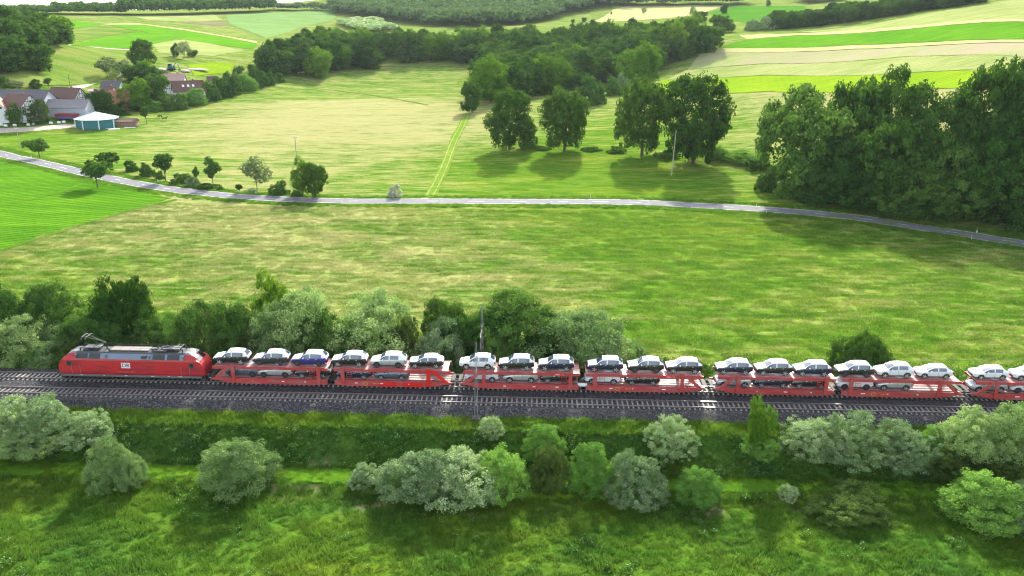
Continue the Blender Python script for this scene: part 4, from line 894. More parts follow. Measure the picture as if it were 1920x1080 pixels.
# ------------------------------------------------------------------ wagons
def half_beam(sg):
    return [(sg*x, z) for x, z in [(.45, .98), (14.95, 1.02), (15.05, .82), (13.9, .66), (12.9, .42), (11.2, .30), (2.2, .28), (.45, .42)]]
ZL, ZU = 0.86, 2.52
def wagon(s, label, extra=None):
    t = tag(empty('car_carrier_wagon', TP(s, 0, 0), -PSI), label, 'railway wagon', 'double-deck car carrier wagons')
    for sg in (-1, 1):
        for y in (-1, 1):
            m = MB(); m.prism(half_beam(sg), y*1.40, y*1.50)
            for x in np.arange(1.4, 14.8, 1.35): m.box((sg*x, y*1.515, .66), (.06, .03, .5 if 2.5 < x < 11.5 else .3))
            m.box((sg*7.7, y*1.45, 1.02), (14.3, .14, .05)); m.build('lower_beam', M['wagon_red'], t)
            m = MB(); m.box((sg*7.5, y*1.44, ZU-.12), (14.3, .10, .24)); m.box((sg*7.5, y*1.44, ZU+.02), (14.3, .16, .04)); m.box((sg*7.5, y*1.44, ZU-.26), (14.3, .16, .03)); m.build('upper_beam', M['wagon_red'], t)
            for x in (1.5, 12.1):
                m = MB(); m.box((sg*x, y*1.53, 1.55), (.46, .14, 2.15)); m.box((sg*x, y*1.58, 2.64), (.56, .26, .22)); m.box((sg*x, y*1.60, .62), (.38, .08, .36)); m.build('post', M['signal_red'] if (extra == 'bright' and sg > 0 and x > 5) else M['wagon_red'], t)
            m = MB(); m.prism([(sg*12.2, 2.62), (sg*12.75, 2.62), (sg*14.6, 1.02), (sg*14.0, 1.02)], y*1.50, y*1.62); m.build('brace', M['signal_red'] if (extra == 'bright' and sg > 0) else M['wagon_red'], t)
        for kk, y in enumerate((-1.02, -.34, .34, 1.02)):
            m = MB(); m.box((sg*7.6, y, ZL-.03), (14.2, .56, .06)); m.box((sg*7.6, y-.26, ZL+.03), (14.2, .04, .07)); m.box((sg*7.6, y+.26, ZL+.03), (14.2, .04, .07)); m.build('lower_deck_strip', M['deck_pale'] if kk in (1, 2) else M['deck_red'], t)
            m = MB()
            for x in np.arange(.35, 14.5, 1.77): m.box((sg*(x+.88), y, ZU-.02), (1.74, .62, .05))
            for x in np.arange(.6, 14.5, .59): m.box((sg*x, y, ZU+.012), (.05, .5, .012))
            m.build('upper_deck_strip', M['deck_red'] if kk != 1 else M['deck_pale'], t)
        m = MB()
        for x in np.arange(.9, 14.6, 1.35): m.box((sg*x, 0, ZL-.14), (.14, 2.78, .16)); m.box((sg*x, 0, ZU-.12), (.12, 2.78, .14))
        m.build('cross_member', M['under'], t)
        m = MB()
        for k in range(5): m.box((sg*2.3, -1.52, 1.1+.24*k), (.62, .03, .035))
        for x in (-.31, .31): m.box((sg*2.3+x, -1.52, 1.62), (.035, .03, 1.2))
        m.build('ladder', M['wagon_red'], t)
        for x in (2.4, 12.6):
            w_ = MB()
            for y in (-.75, .75): w_.tube((sg*x, y-.07, .52), (sg*x, y+.07, .52), .40, .40, 20); w_.tube((sg*x, y-.09, .52), (sg*x, y+.09, .52), .12, .12, 8)
            w_.tube((sg*x, -.9, .52), (sg*x, .9, .52), .08, .08, 8)
            for y in (-1.05, 1.05): w_.box((sg*x, y, .52), (.9, .14, .3))
            w_.build('wheelset', M['under'], t)
        for y in (-.87, .87):
            b = MB(); b.tube((sg*15.0, y, .86), (sg*15.42, y, .86), .10, .10, 10); b.tube((sg*15.42, y, .86), (sg*15.5, y, .86), .22, .22, 14); b.build('buffer', M['dark_grey'], t)
        b = MB(); b.box((sg*15.2, 0, .8), (.6, .12, .12)); b.path([(sg*14.9, .3, .9), (sg*15.2, .3, .55), (sg*15.5, .3, .8)], .03, 5); b.box((sg*15.05, 0, 1.05), (.5, 1.9, .05)); b.build('coupling', M['under'], t)
        b = MB(); b.box((sg*15.0, -.9, .74), (.95, .12, .05)); b.build('step', M['white'], t)
        if rnd.random() < .9:
            b = MB()
            for x in (3.3, 6.1, 9.7): b.tube((sg*(x+rnd.uniform(-.5, .5)), -1.53, .72), (sg*x, -1.54, .72), .06, .06, 8)
            b.build('marking_disc', M['white'], t)
    m = MB(); m.box((0, 0, .62), (1.1, 1.5, .3)); m.box((0, 0, .86), (.8, 2.2, .06)); m.build('joint', M['under'], t)
    b = MB(); n = 18; xo = 4.3
    A = [(xo+math.cos(2*math.pi*k/n)*.27, -1.535, .66+math.sin(2*math.pi*k/n)*.27) for k in range(n)]+[(xo+math.cos(2*math.pi*k/n)*.19, -1.535, .66+math.sin(2*math.pi*k/n)*.19) for k in range(n)]
    b.add(A, [(k, (k+1) % n, n+(k+1) % n, n+k) for k in range(n)]); b.box((xo+1.1, -1.53, .68), (.42, .02, .10)); b.box((xo+1.5, -1.53, .72), (.2, .02, .10)); b.build('orange_marking', M['orange'], t)
    if extra == 'bright':
        for x0, x1 in ((6.0, 8.2), (8.9, 11.4)):
            b = MB(); b.box(((x0+x1)/2, -1.54, .64), (x1-x0, .05, .56)); b.build('repainted_panel', M['signal_red'], t)
        b = MB()
        for k in range(13):
            if k != 6: b.box((-7.8+k*.29+(.5 if k > 6 else 0), -1.535, .70), (.16, .02, .20 if k % 3 else .14))
        b.build('worn_lettering', M['roof_light'], t)
    if extra == 'signs':
        for x in (-2.9, 10.6):
            b = MB(); b.box((x, -1.515, ZU-.12), (1.15, .05, .26)); pl = b.build('red_plate', M['signal_red'], t)
            q = MB(); q.box((x-.2, -1.545, ZU-.12), (.5, .012, .07)); q.cur = 1; q.box((x+.42, -1.545, ZU-.12), (.18, .012, .16)); q.build('plate_marking', [M['white'], M['orange']], pl)
        b = MB(); b.box((0, -1.2, .98), (1.15, .3, .34)); b.build('joint_cover', M['white'], t)
    return t
JU = [388, 853, 1326.5, 1812]
JS = [s_of_u(u, -1.4, .9) for u in JU]
WL = (JS[3]-JS[0])/3
print('wagon length', WL, [JS[i+1]-JS[i] for i in range(3)])
for i, (lab, ex) in enumerate([('red double-deck car carrier wagon coupled to the locomotive, with bright red repainted patches', 'bright'), ('second red double-deck car carrier wagon with a white box at its middle joint', 'signs'), ('third red double-deck car carrier wagon, in front of the dense round bush', None), ('last visible red car carrier wagon, mostly hidden by a shrub', None)]):
    wg = wagon(JS[0]+WL*(i+.5), lab, ex); wg.scale.x = WL/31.0
UP = [(434, 'suv', 'black', 1), (508, 'suv', 'dark grey', 0), (580, 'suv', 'royal blue', 0), (655, 'suv', 'black', 1), (728, 'suv', 'silver', 0), (799, 'hatch', 'black', 1), (895, 'suv', 'white', 1), (968, 'suv', 'black', 1), (1042, 'suv', 'navy', 1), (1134, 'suv', 'navy', 1), (1210, 'suv', 'black', 0), (1282, 'suv', 'black', 1),
      (1376, 'suv', 'navy', 1), (1450, 'suv', 'black', 1), (1523, 'suv', 'navy', 1), (1602, 'suv', 'black', 0), (1677, 'suv', 'light grey', 1), (1751, 'hatch', 'light grey', 1), (1856, 'hatch', 'white', 1), (1931, 'hatch', 'white', 1)]
UL = ['black car with white roof film, first on the upper deck behind the locomotive', 'dark grey car with white film, second on the upper deck, next to the blue car', 'bright royal blue car with white bonnet and roof film', 'black car with silver wheels right behind the blue car on the upper deck', 'light silver car between two black cars on the first wagon top', 'small black hatchback at the rear end of the first wagon, upper deck', 'white car behind the near mast, first on top of the second wagon', 'black car following the white one on top of the second wagon', 'navy car third on top of the second wagon, before the deck gap', 'navy car just past the middle joint on top of the second wagon', 'black car with dark wheels in the rear half of the second wagon top', 'black car at the rear end of the second wagon, upper deck',
      'navy car at the front of the third wagon, upper deck', 'black car second on top of the third wagon', 'navy blue car third on top of the third wagon', 'black car with dark wheels in front of the dense round bush, third wagon top', 'pale grey car with black wheel arches following the black one, third wagon top', 'pale hatchback at the rear end of the third wagon, upper deck', 'white hatchback first on top of the last visible wagon', 'white hatchback cut by the picture edge on the last wagon top']
for (u, kd, c, rm), lab in zip(UP, UL):
    s = s_of_u(u, -.3, ZU+.7); car(kd, c, TP(s, 0, ZU+.035), lab, 'upper deck', 'rim' if rm else 'dark_rim', rnd.uniform(-.012, .012))
LO = [(456, 'suv', 'slate blue', 0), (517, 'suv', 'silver', 0), (588, 'suv', 'black', 1), (664, 'hatch', 'navy', 1), (735, 'hatch', 'slate blue', 1), (904, 'hatch', 'light grey', 1), (976, 'suv', 'silver', 1), (1047, 'suv', 'black', 1), (1130, 'suv', 'white', 1), (1204, 'hatch', 'black', 1), (1375, 'hatch', 'silver', 1), (1446, 'suv', 'navy', 1), (1517, 'suv', 'black', 1), (1601, 'suv', 'white', 0), (1675, 'suv', 'silver', 1), (1852, 'suv', 'silver', 1), (1925, 'suv', 'white', 0)]
LL = ['slate blue car half behind the first post on the lower deck', 'silver car with black wheels on the lower deck under the dark grey one', 'black car behind the ladder on the lower deck of the first wagon', 'navy car between two posts on the lower deck of the first wagon', 'slate blue hatchback above the bright red patches, lower deck', 'pale grey hatchback behind the brace at the front of the second wagon, lower deck', 'silver car second on the lower deck of the second wagon', 'black car at the middle joint on the lower deck of the second wagon', 'white car behind the post on the lower deck of the second wagon', 'black hatchback last on the lower deck of the second wagon', 'silver hatchback behind the diagonal brace, front of the third wagon lower deck',
      'navy car second on the lower deck of the third wagon', 'black car behind the ladder on the third wagon lower deck', 'white car behind a post on the rear half of the third wagon, lower deck', 'silver car last on the lower deck of the third wagon', 'silver car behind the brace of the last wagon, lower deck', 'white car on the lower deck of the last wagon at the picture edge']
for (u, kd, c, rm), lab in zip(LO, LL):
    s = s_of_u(u, -.3, ZL+.7); car(kd, c, TP(s, 0, ZL+.035), lab, 'lower deck', 'rim' if rm else 'dark_rim', rnd.uniform(-.012, .012))
# ------------------------------------------------------------------ locomotive
def locomotive():
    sL, sR = s_of_u(110, -1.4, 1.6), s_of_u(383, -1.4, 1.6); Lb = sR-sL; print('loco body', Lb)
    t = tag(empty('locomotive', TP((sL+sR)/2, 0, .12), -PSI), 'red electric locomotive with grey roof, one pantograph raised, pulling the car train', 'locomotive')
    k = Lb/18.0; t.scale.x = k
    st = [-9.0, -8.93, -8.75, -8.45, -8.1, -7.75, -7.4, -7.1, -6.7, -4.4, -2.2, 0, 2.2, 4.4, 6.7, 7.1, 7.4, 7.75, 8.1, 8.45, 8.75, 8.93, 9.0]
    Tz = lambda s: np.interp(abs(s), [6.7, 7.1, 7.4, 7.75, 8.1, 8.45, 8.75, 8.93, 9.0], [3.80, 3.80, 3.72, 3.52, 3.22, 2.86, 2.48, 2.15, 1.8])
    Wf = lambda s: np.interp(abs(s), [7.1, 7.75, 8.45, 8.93, 9.0], [1, .985, .95, .88, .84])
    sec = [(1.40, 1.0), (1.475, 1.25), (1.475, 2.1), (1.46, 2.86), (1.40, 3.06), (1.02, 3.66), (.80, 3.80), (0, 3.84)]
    G = [[(s, y*Wf(s), min(z, Tz(s)+(.04 if y < .5 else 0))) for y, z in sec] for s in st]
    P = {q: MB() for q in ('body', 'windscreen', 'roof', 'fair', 'roofcap')}
    for i in range(len(st)-1):
        sm = (st[i]+st[i+1])/2; cab = abs(sm) > 6.7
        for j in range(len(sec)-1):
            q = 'body' if (j < 4 or (cab and j < 5)) else ('fair' if j == 4 else 'roof')
            if cab and j >= 5: q = 'windscreen' if 7.75 < abs(sm) < 8.45 else ('roofcap' if abs(sm) < 7.75 else 'body')
            if cab and j == 4 and 7.75 < abs(sm) < 8.45 and False: q = 'windscreen'
            for sg in (-1, 1):
                pts = [(p[0], sg*p[1], p[2]) for p in (G[i][j], G[i+1][j], G[i+1][j+1], G[i][j+1])]; P[q].add(pts, [(0, 1, 2, 3)])
    for g in (G[0], G[-1]):
        pts = g+[(p[0], -p[1], p[2]) for p in g[-2::-1]]; P['body'].add(pts, [tuple(range(len(pts)))])
    def clean(mb, nme, mat, sm=False):
        me = mb.mesh(nme, mat); bm = bmesh.new(); bm.from_mesh(me); bmesh.ops.remove_doubles(bm, verts=bm.verts, dist=1e-4); bmesh.ops.recalc_face_normals(bm, faces=bm.faces); bm.to_mesh(me); bm.free(); return link(nme, me, t)
    body = clean(P['body'], 'body', M['loco_red']); roof = clean(P['roof'], 'roof', M['dark_grey']); clean(P['fair'], 'roof_fairing', M['panel_blue']); clean(P['roofcap'], 'cab_roof', M['roof_grey'])
    clean(P['windscreen'], 'windscreen', M['glass_dark'])
    for sg in (-1, 1):   # windscreen centre pillar, headlamps, snow plough, buffers, handrails
        m = MB(); m.box((sg*8.1, 0, 3.24), (.95, .12, .06), ry=sg*.80); m.build('windscreen_pillar', M['loco_red'], t)
        for y in (-.95, .95):
            m = MB(); m.box((sg*8.90, y, 1.75), (.12, .34, .20)); m.build('headlight', M['lamp_clear'], t)
            m = MB(); m.tube((sg*8.95, y*.92, 1.0), (sg*9.4, y*.92, 1.0), .11, .11, 10); m.tube((sg*9.4, y*.92, 1.0), (sg*9.47, y*.92, 1.0), .24, .24, 14); m.build('buffer', M['dark_grey'], t)
        m = MB(); m.box((sg*8.9, 0, 2.02), (.1, 2.0, .10)); m.build('white_stripe', M['white'], t)
        m = MB(); m.box((sg*8.75, 0, .55), (.5, 2.4, .5), taper=.8); m.build('pilot', M['under'], t)
        m = MB(); m.box((sg*9.15, 0, .95), (.5, .12, .14)); m.path([(sg*9.0, .4, 1.0), (sg*9.25, .4, .6), (sg*9.45, .4, .85)], .03, 5); m.build('coupling', M['under'], t)
        for y in (-1, 1):
            m = MB(); m.tube((sg*7.55, y*1.462, 2.42), (sg*7.55, y*1.482, 2.42), .25, .25, 20); wv = m.build('side_window', M['glass_dark'], t)
            n = 20; q = MB(); A = [(sg*7.55+math.cos(2*math.pi*k_/n)*r, y*1.484, 2.42+math.sin(2*math.pi*k_/n)*r) for r in (.33, .25) for k_ in range(n)]; q.add(A, [(k_, (k_+1) % n, n+(k_+1) % n, n+k_) for k_ in range(n)]); q.build('window_rim', M['dark_grey'], wv)
            for o in (-.42, .42):
                q = MB(); q.box((sg*6.75+o, y*1.482, 1.95), (.025, .012, 1.75)); q.build('door_gap', M['dark_grey'], t)
            for o in (-.52, .52):
                q = MB(); q.tube((sg*6.75+o, y*1.52, 1.15), (sg*6.75+o, y*1.52, 2.2), .018, .018, 6); q.build('handrail', M['steel'], t)
    for y in (-1, 1):
        m = MB(); m.box((0, y*1.435, .86), (17.3, .07, .27)); sk = m.build('skirt', M['skirt'], t)
        for x, w_ in ((-6.2, .3), (-.7, .35), (2.6, .4), (4.6, .3), (6.0, .55), (-3.4, .2)):
            q = MB(); q.box((x, y*1.473, .90), (w_, .012, .06)); q.build('marking', M['white'], sk)
        for x, w_, mt in ((-5.9, 1.35, 'glass_dark'), (-4.35, 1.3, 'glass_dark'), (3.55, 1.4, 'glass_dark'), (5.35, 1.4, 'glass_dark')):   # louvres in the roof fairing
            m = MB()
            for q in range(6):
                f = (q+.5)/6; m.box((x, y*(1.425-.36*f), 3.08+.54*f), (w_, .03, .05))
            P_ = [(x-w_/2-.05, y*1.405, 3.09), (x+w_/2+.05, y*1.405, 3.09), (x+w_/2+.05, y*1.045, 3.66), (x-w_/2-.05, y*1.045, 3.66)]; m.add(P_, [(0, 1, 2, 3)])
            m.build('louvre', M['dark_grey'], t)
        m = MB(); m.box((1.75, y*1.24, 3.36), (.6, .3, .42)); m.build('vent_box', M['dark_grey'], t)
        m = MB()
        for x in (-2.9, 2.45, 6.62, -6.62): m.box((x, y*1.23, 3.36), (.05, .46, .5))
        m.build('fairing_seam', M['roof_grey'], t)
        # emblem: white plate, dark frame and letters
        lx = -.55; q = MB(); q.box((lx, y*1.480, 2.28), (1.18, .012, .82)); em = q.build('emblem_plate', M['white'], t)
        q = MB()
        for dx, dz, sx, sz in ((0, .385, 1.18, .05), (0, -.385, 1.18, .05), (-.565, 0, .05, .72), (.565, 0, .05, .72)): q.box((lx+dx, y*1.489, 2.28+dz), (sx, .008, sz))
        q.build('emblem_frame', M['loco_red'], em)
        cu = bpy.data.curves.new('emblem_letters', 'FONT'); cu.body = 'DB'; cu.size = .70; cu.align_x = 'CENTER'; cu.align_y = 'CENTER'; cu.extrude = .004; cu.offset = .012
        tmp = bpy.data.objects.new('emblem_letters', cu); C.objects.link(tmp); bpy.context.view_layer.update()
        me = bpy.data.meshes.new_from_object(tmp); bpy.data.objects.remove(tmp); me.materials.clear(); me.materials.append(M['letter'])
        o = link('emblem_letters', me, em); o.rotation_euler = (math.pi/2, 0, 0 if y < 0 else math.pi); o.location = (lx, y*1.494, 2.27)
        q = MB()
        for i_ in range(11):
            if i_ not in (3, 7): q.box((lx-.95+i_*.19, y*1.481, 1.42), (.10, .01, .11))
        q.build('number_marking', M['roof_light'], t)
        q = MB(); q.box((1.15, y*1.481, 2.26), (.10, .01, .10)); q.box((1.15, y*1.481, 2.0), (.10, .01, .10)); q.build('socket', M['dark_grey'], t)
    # roof gear
    for y in (-.5, .12):
        m = MB()
        for x in (-2.1, -.9, .3, 1.5): m.box((x, y+.2, 3.92), (1.15, .56, .10))
        m.build('roof_panel', M['roof_light'], t)
    m = MB()
    for i_ in range(17):
        x = rnd.choice([rnd.uniform(-6.6, -3.0), rnd.uniform(2.6, 6.6)]); m.box((x, rnd.uniform(-.75, .75), 3.95), (rnd.uniform(.2, .9), rnd.uniform(.15, .4), rnd.uniform(.12, .34)))
    m.build('roof_equipment', M['dark_grey'], t)
    im = MB(); im.tube((0, 0, 0), (0, 0, .34), .05, .04, 8)
    for z in (.06, .14, .22, .30): im.tube((0, 0, z-.02), (0, 0, z+.02), .10, .09, 10)
    ime = im.mesh('insulator', M['under'])
    for x, y in [(-6.3, -.6), (-6.3, .6), (-4.2, -.6), (-4.2, .6), (-3.3, 0), (2.8, .5), (2.9, -.5), (4.2, -.6), (4.2, .6), (6.3, -.6), (6.3, .6), (3.5, 0), (-2.7, -.7), (-5.2, .2)]:
        o = link('insulator', ime, t); o.location = (x, y, 3.82)
    m = MB()
    m.path([(-6.3, .6, 4.2), (-4.2, .6, 4.2), (-2.6, .75, 4.15), (2.8, .75, 4.15), (4.2, .6, 4.2), (6.3, .6, 4.2)], .03, 6); m.path([(-6.4, -.6, 4.2), (-4.0, -.6, 4.2), (-3.2, 0, 4.2)], .03, 6); m.path([(2.8, -.5, 4.2), (4.2, -.6, 4.2), (6.4, -.6, 4.2)], .03, 6)
    m.build('roof_busbar', M['dark_grey'], t)
    for x0, up in ((-4.9, True), (4.9, False)):
        p = MB(); sg = 1 if x0 < 0 else -1
        p.box((x0, 0, 4.16), (1.9, 1.0, .06))
        if up:
            kn = (x0+1.55*sg, 0, 4.72); hd = (x0-.75*sg, 0, 5.55)
            for y in (-.25, .25): p.path([(x0, y, 4.2), (kn[0], y*.4, kn[2])], .045, 6)
            for y in (-.3, .3): p.path([(kn[0], 0, kn[2]), (hd[0], y, hd[2])], .028, 6)
            hx, hz = hd[0], hd[2]
        else:
            for y in (-.25, .25): p.path([(x0, y, 4.2), (x0-1.4, y*.4, 4.30)], .045, 6)
            for y in (-.3, .3): p.path([(x0-1.4, 0, 4.30), (x0+.9, y, 4.36)], .028, 6)
            hx, hz = x0+.9, 4.38
        for dx in (-.28, .28): p.path([(hx+dx, -.95, hz-.16), (hx+dx, -.6, hz+.03), (hx+dx, .6, hz+.03), (hx+dx, .95, hz-.16)], .035, 6)
        for y in (-.5, .5): p.tube((hx-.28, y, hz), (hx+.28, y, hz), .02, .02, 5)
        pg = p.build('pantograph', M['pant'], t)
    for x0 in (-5.0, 5.0):
        m = MB(); m.box((x0, 0, .55), (3.9, 2.2, .35)); 
        for y in (-1.1, 1.1): m.box((x0, y, .52), (3.6, .16, .26)); m.box((x0-.7, y*1.06, .72), (.5, .12, .3)); m.box((x0+.7, y*1.06, .72), (.5, .12, .3))
        bg_ = m.build('bogie', M['under'], t)
        for x in (-1.3, 1.3):
            q = MB()
            for y in (-.75, .75): q.tube((x0+x, y-.07, .56), (x0+x, y+.07, .56), .5, .5, 22)
            q.tube((x0+x, -1.2, .56), (x0+x, 1.2, .56), .09, .09, 8); q.build('wheelset', M['under'], bg_)
    m = MB(); m.box((0, 0, .62), (4.2, 2.2, .5)); m.build('transformer_box', M['under'], t)
    return t
M['pant'] = paint('pantograph_steel', (0.13, 0.13, 0.135), 0.55, 0.3)
M['letter'] = paint('dark_red_letters', (0.10, 0.008, 0.02), 0.5)
locomotive()
M['mast'] = paint('weathered_mast_steel', (0.20, 0.21, 0.20), 0.7)
# ------------------------------------------------------------------ overhead line
def mast(u, v, q, h, label, vis=True):
    p = TP(s_of_u(u, q, -.8), q); p = ground(p)
    t = tag(empty('catenary_mast', p, -PSI), label, 'mast', 'overhead line masts')
    m = MB(); w0, w1 = .17, .08
    for a, b in ((-1, -1), (1, -1), (1, 1), (-1, 1)): m.path([(a*w0, b*w0, 0), (a*w1, b*w1, h)], .026, 4)
    n = 13
    for i in range(n):
        f0, f1 = i/n, (i+1)/n; r0, r1 = w0+(w1-w0)*f0, w0+(w1-w0)*f1
        for a in ((-1, -1, 1, -1), (1, -1, 1, 1), (1, 1, -1, 1), (-1, 1, -1, -1)):
            m.tube((a[0]*r0, a[1]*r0, h*f0), (a[2]*r1, a[3]*r1, h*f1), .010, .010, 4, False)
    m.build('lattice', M['mast'], t)
    b = MB(); b.box((0, 0, .1), (.95, .95, .5)); b.build('footing', M['under'], t)
    sg = 1 if q < 0 else -1; reach = (abs(q+4.1) if q < 0 else q)
    c = MB(); c.path([(0, 0, 7.4), (0, sg*(reach-.1), 7.1)], .035, 6); c.path([(0, 0, 5.9), (0, sg*(reach-.6), 7.1)], .03, 6); c.path([(0, sg*(reach-1.4), 6.45), (0, sg*(reach+.1), 5.72)], .02, 5); c.build('cantilever', M['mast'], t)
    i_ = MB()
    for z, y in ((7.4, .35), (5.95, .35)): i_.tube((0, sg*y, z-.02), (0, sg*(y+.45), z), .07, .07, 8)
    i_.build('insulator', M['under'], t)
    return t
mast(893, 779, -7.6, 9.7, 'grey lattice catenary mast on the near side of the tracks')
mast(904, 0, 3.4, 10.4, 'grey lattice catenary mast behind the train, near the olive scrub')
for s_ in (-86, 86):
    u_ = project(TP(s_, -7.6, 0))[0]
def wire(q, z, label, name='overhead_wire', sag=0.0, r=.008):
    pts = []
    for s in np.arange(-110, 111, 4.0):
        f = ((s-s_of_u(893, -7.6, -.8))/70.0); f = f-math.floor(f); pts.append(tuple(TP(s, q, z-sag*4*f*(1-f))))
    m = MB(); m.path(pts, r, 5); return tag(m.build(name, M['dark_grey']), label, 'wire', 'overhead wires of the railway')
wire(0, 5.72, 'thin contact wire above the train'); wire(0, 7.1, 'sagging messenger wire above the train', sag=.9)
wire(-4.1, 5.72, 'thin contact wire above the empty near track'); wire(-4.1, 7.1, 'sagging messenger wire above the empty near track', sag=.9)
wire(-7.4, 8.6, 'thin feeder wire along the near mast', sag=.6); wire(3.4, 9.3, 'thin feeder wire along the far mast', sag=.6)
# ------------------------------------------------------------------ village
M['plaster'] = paint('white_plaster', (0.72, 0.73, 0.74), 0.85, var=0.10, sc=0.5, dirt=(0.5, 0.48, 0.44), dirt_amt=0.4)
M['timber'] = paint('dark_timber', (0.07, 0.035, 0.028), 0.8, var=0.2)
M['roof_brown'] = paint('brown_tiles', (0.13, 0.065, 0.052), 0.8, var=0.22, sc=1.2, dirt=(0.10, 0.085, 0.07), dirt_amt=0.5)
M['roof_slate'] = paint('slate_roof', (0.085, 0.083, 0.098), 0.7, var=0.18, sc=0.9, dirt=(0.13, 0.12, 0.12), dirt_amt=0.5)
M['roof_grey2'] = paint('grey_sheet_roof', (0.17, 0.165, 0.18), 0.7, var=0.15, sc=0.9, dirt=(0.11, 0.10, 0.10), dirt_amt=0.5)
M['roof_terra'] = paint('terracotta_tiles', (0.36, 0.145, 0.085), 0.8, var=0.18, sc=1.0, dirt=(0.25, 0.12, 0.09), dirt_amt=0.5)
M['roof_pink'] = paint('faded_pink_tiles', (0.40, 0.27, 0.235), 0.8, var=0.15, sc=1.0, dirt=(0.28, 0.20, 0.18), dirt_amt=0.5)
M['brickwall'] = paint('brown_brick', (0.25, 0.155, 0.10), 0.9, var=0.25, sc=2)
M['wall_blue'] = paint('pale_grey_wall', (0.36, 0.38, 0.43), 0.85, var=0.1, sc=0.8)
M['teal'] = paint('teal_cladding', (0.015, 0.135, 0.155), 0.55, var=0.14, sc=0.8)
M['ice'] = paint('pale_blue_roof_sheet', (0.42, 0.56, 0.62), 0.35, var=0.06, sc=0.8)
M['tarp_red'] = paint('dark_red_tarpaulin', (0.20, 0.02, 0.03), 0.6)
M['tarp_blue'] = paint('blue_panel', (0.05, 0.09, 0.26), 0.5)
M['horse'] = paint('dark_bay_coat', (0.035, 0.018, 0.012), 0.6)
M['earth'] = paint('pale_earth', (0.40, 0.33, 0.27), 0.95, var=0.25, sc=1.5)
M['pool'] = paint('black_band', (0.02, 0.02, 0.02), 0.6)
def house(u, v, Lx, Wy, hw, hr, rz, wall, roof, label, cat='house', name='house', timber=False, gables=(1, -1), skylights=0, chimney=True, wins=None, over=.45):
    p = at(u, v); p = ground((p.x*(1+Wy*.5/p.length), p.y*(1+Wy*.5/p.length))); t = tag(empty(name, p, R(rz)), label, cat, 'buildings of the village')
    x, y = Lx/2, Wy/2
    m = MB(); V = [(-x, -y, -.6), (x, -y, -.6), (x, y, -.6), (-x, y, -.6), (-x, -y, hw), (x, -y, hw), (x, y, hw), (-x, y, hw), (-x, 0, hw+hr), (x, 0, hw+hr)]
    m.add(V, [(0, 1, 5, 4), (2, 3, 7, 6), (1, 2, 6, 9, 5), (3, 0, 4, 8, 7), (4, 5, 9, 8), (6, 7, 8, 9)]); m.build('wall', M[wall], t)
    e = over; sl_ = hr/y; th = .16; m = MB()
    for sg in (-1, 1):
        a = [(-x-e, sg*(y+e), hw-e*sl_+.06), (x+e, sg*(y+e), hw-e*sl_+.06), (x+e, 0, hw+hr+.06), (-x-e, 0, hw+hr+.06)]
        b = [(q[0], q[1], q[2]+th) for q in a]; m.add(a+b, [(0, 1, 2, 3), (4, 5, 6, 7), (0, 1, 5, 4), (1, 2, 6, 5), (2, 3, 7, 6), (3, 0, 4, 7)])
    m.box((0, 0, hw+hr+.22), (Lx+2*e, .3, .12)); rf = m.build('roof', M[roof], t)
    if chimney:
        q = MB(); q.box((x*.35, .5, hw+hr+.35), (.6, .6, 1.3)); q.build('chimney', M['brickwall'], rf)
    for k in range(skylights):
        q = MB(); an = math.atan(sl_); yy = -y*.52; zz = hw+hr*(1-.52)+.30
        P_ = [(dx*.5, dy*.65*math.cos(an), dy*.65*math.sin(an)) for dx, dy in ((-1, -1), (1, -1), (1, 1), (-1, 1))]; q.add([(a_[0]+(-x*.35+k*2.3), a_[1]+yy, a_[2]+zz) for a_ in P_], [(0, 1, 2, 3)]); q.build('skylight', M['white'], rf)
    if timber:
        m = MB()
        for gx_ in gables:
            X = gx_*(x+.03)
            for k in range(6):
                yy = -y+.1+(Wy-.2)*k/5; zt_ = hw+hr*(1-abs(yy)/y)*.95; m.box((X, yy, zt_/2), (.06, .17, zt_))
            for zz in (hw*.5, hw-.08, hw+hr*.45): ww = Wy if zz < hw else Wy*(1-(zz-hw)/hr); m.box((X, 0, zz), (.07, ww*.98, .18))
            for sy in (-1, 1): m.tube((X, sy*y*.9, hw*.55), (X, sy*y*.55, hw*.95), .08, .08, 4); m.tube((X, sy*y*.55, hw+.1), (X, sy*y*.2, hw+hr*.5), .08, .08, 4)
        for k in range(int(Lx/1.5)+1):
            m.box((-x+.1+(Lx-.2)*k/int(Lx/1.5), -y-.03, hw/2), (.17, .06, hw))
        for zz in (hw*.52, hw-.12): m.box((0, -y-.035, zz), (Lx, .07, .18))
        m.build('timber_frame', M['timber'], t)
    for (sx, sy, z) in (wins or []):
        q = MB()
        if sx is None: q.box((sy, -y-.03, z), (.9, .06, 1.1)); c_ = (sy, -y-.07, z); dd = (.72, .03, .92)
        else: q.box((sx*(x+.03), sy, z), (.06, .9, 1.1)); c_ = (sx*(x+.07), sy, z); dd = (.03, .72, .92)
        wv = q.build('window', M['white'], t); q = MB(); q.box(c_, dd); q.build('pane', M['glass_dark'], wv)
    return t
house(38, 209, 26, 11, 2.8, 3.6, 2, 'wall_blue', 'roof_slate', 'long barn with a dark slate roof behind the half-timbered house', 'barn', 'barn', chimney=False)
house(130, 204, 13.5, 8, 3.6, 3.8, -12, 'plaster', 'roof_brown', 'dark brown roofed half-timbered house behind the grey barn', timber=True, wins=[(None, -3, 2), (None, 2, 2)])
hs = house(45, 231, 12, 9, 5.6, 4.2, -24, 'plaster', 'roof_brown', 'large half-timbered house with brown roof and white gable', timber=True, wins=[(None, -3.5, 4.4), (None, -1, 4.4), (None, 2, 4.4), (None, -2.5, 1.6), (None, 1.5, 1.6), (1, -1.5, 4.3), (1, 1.5, 4.3), (1, 0, 7.4)])
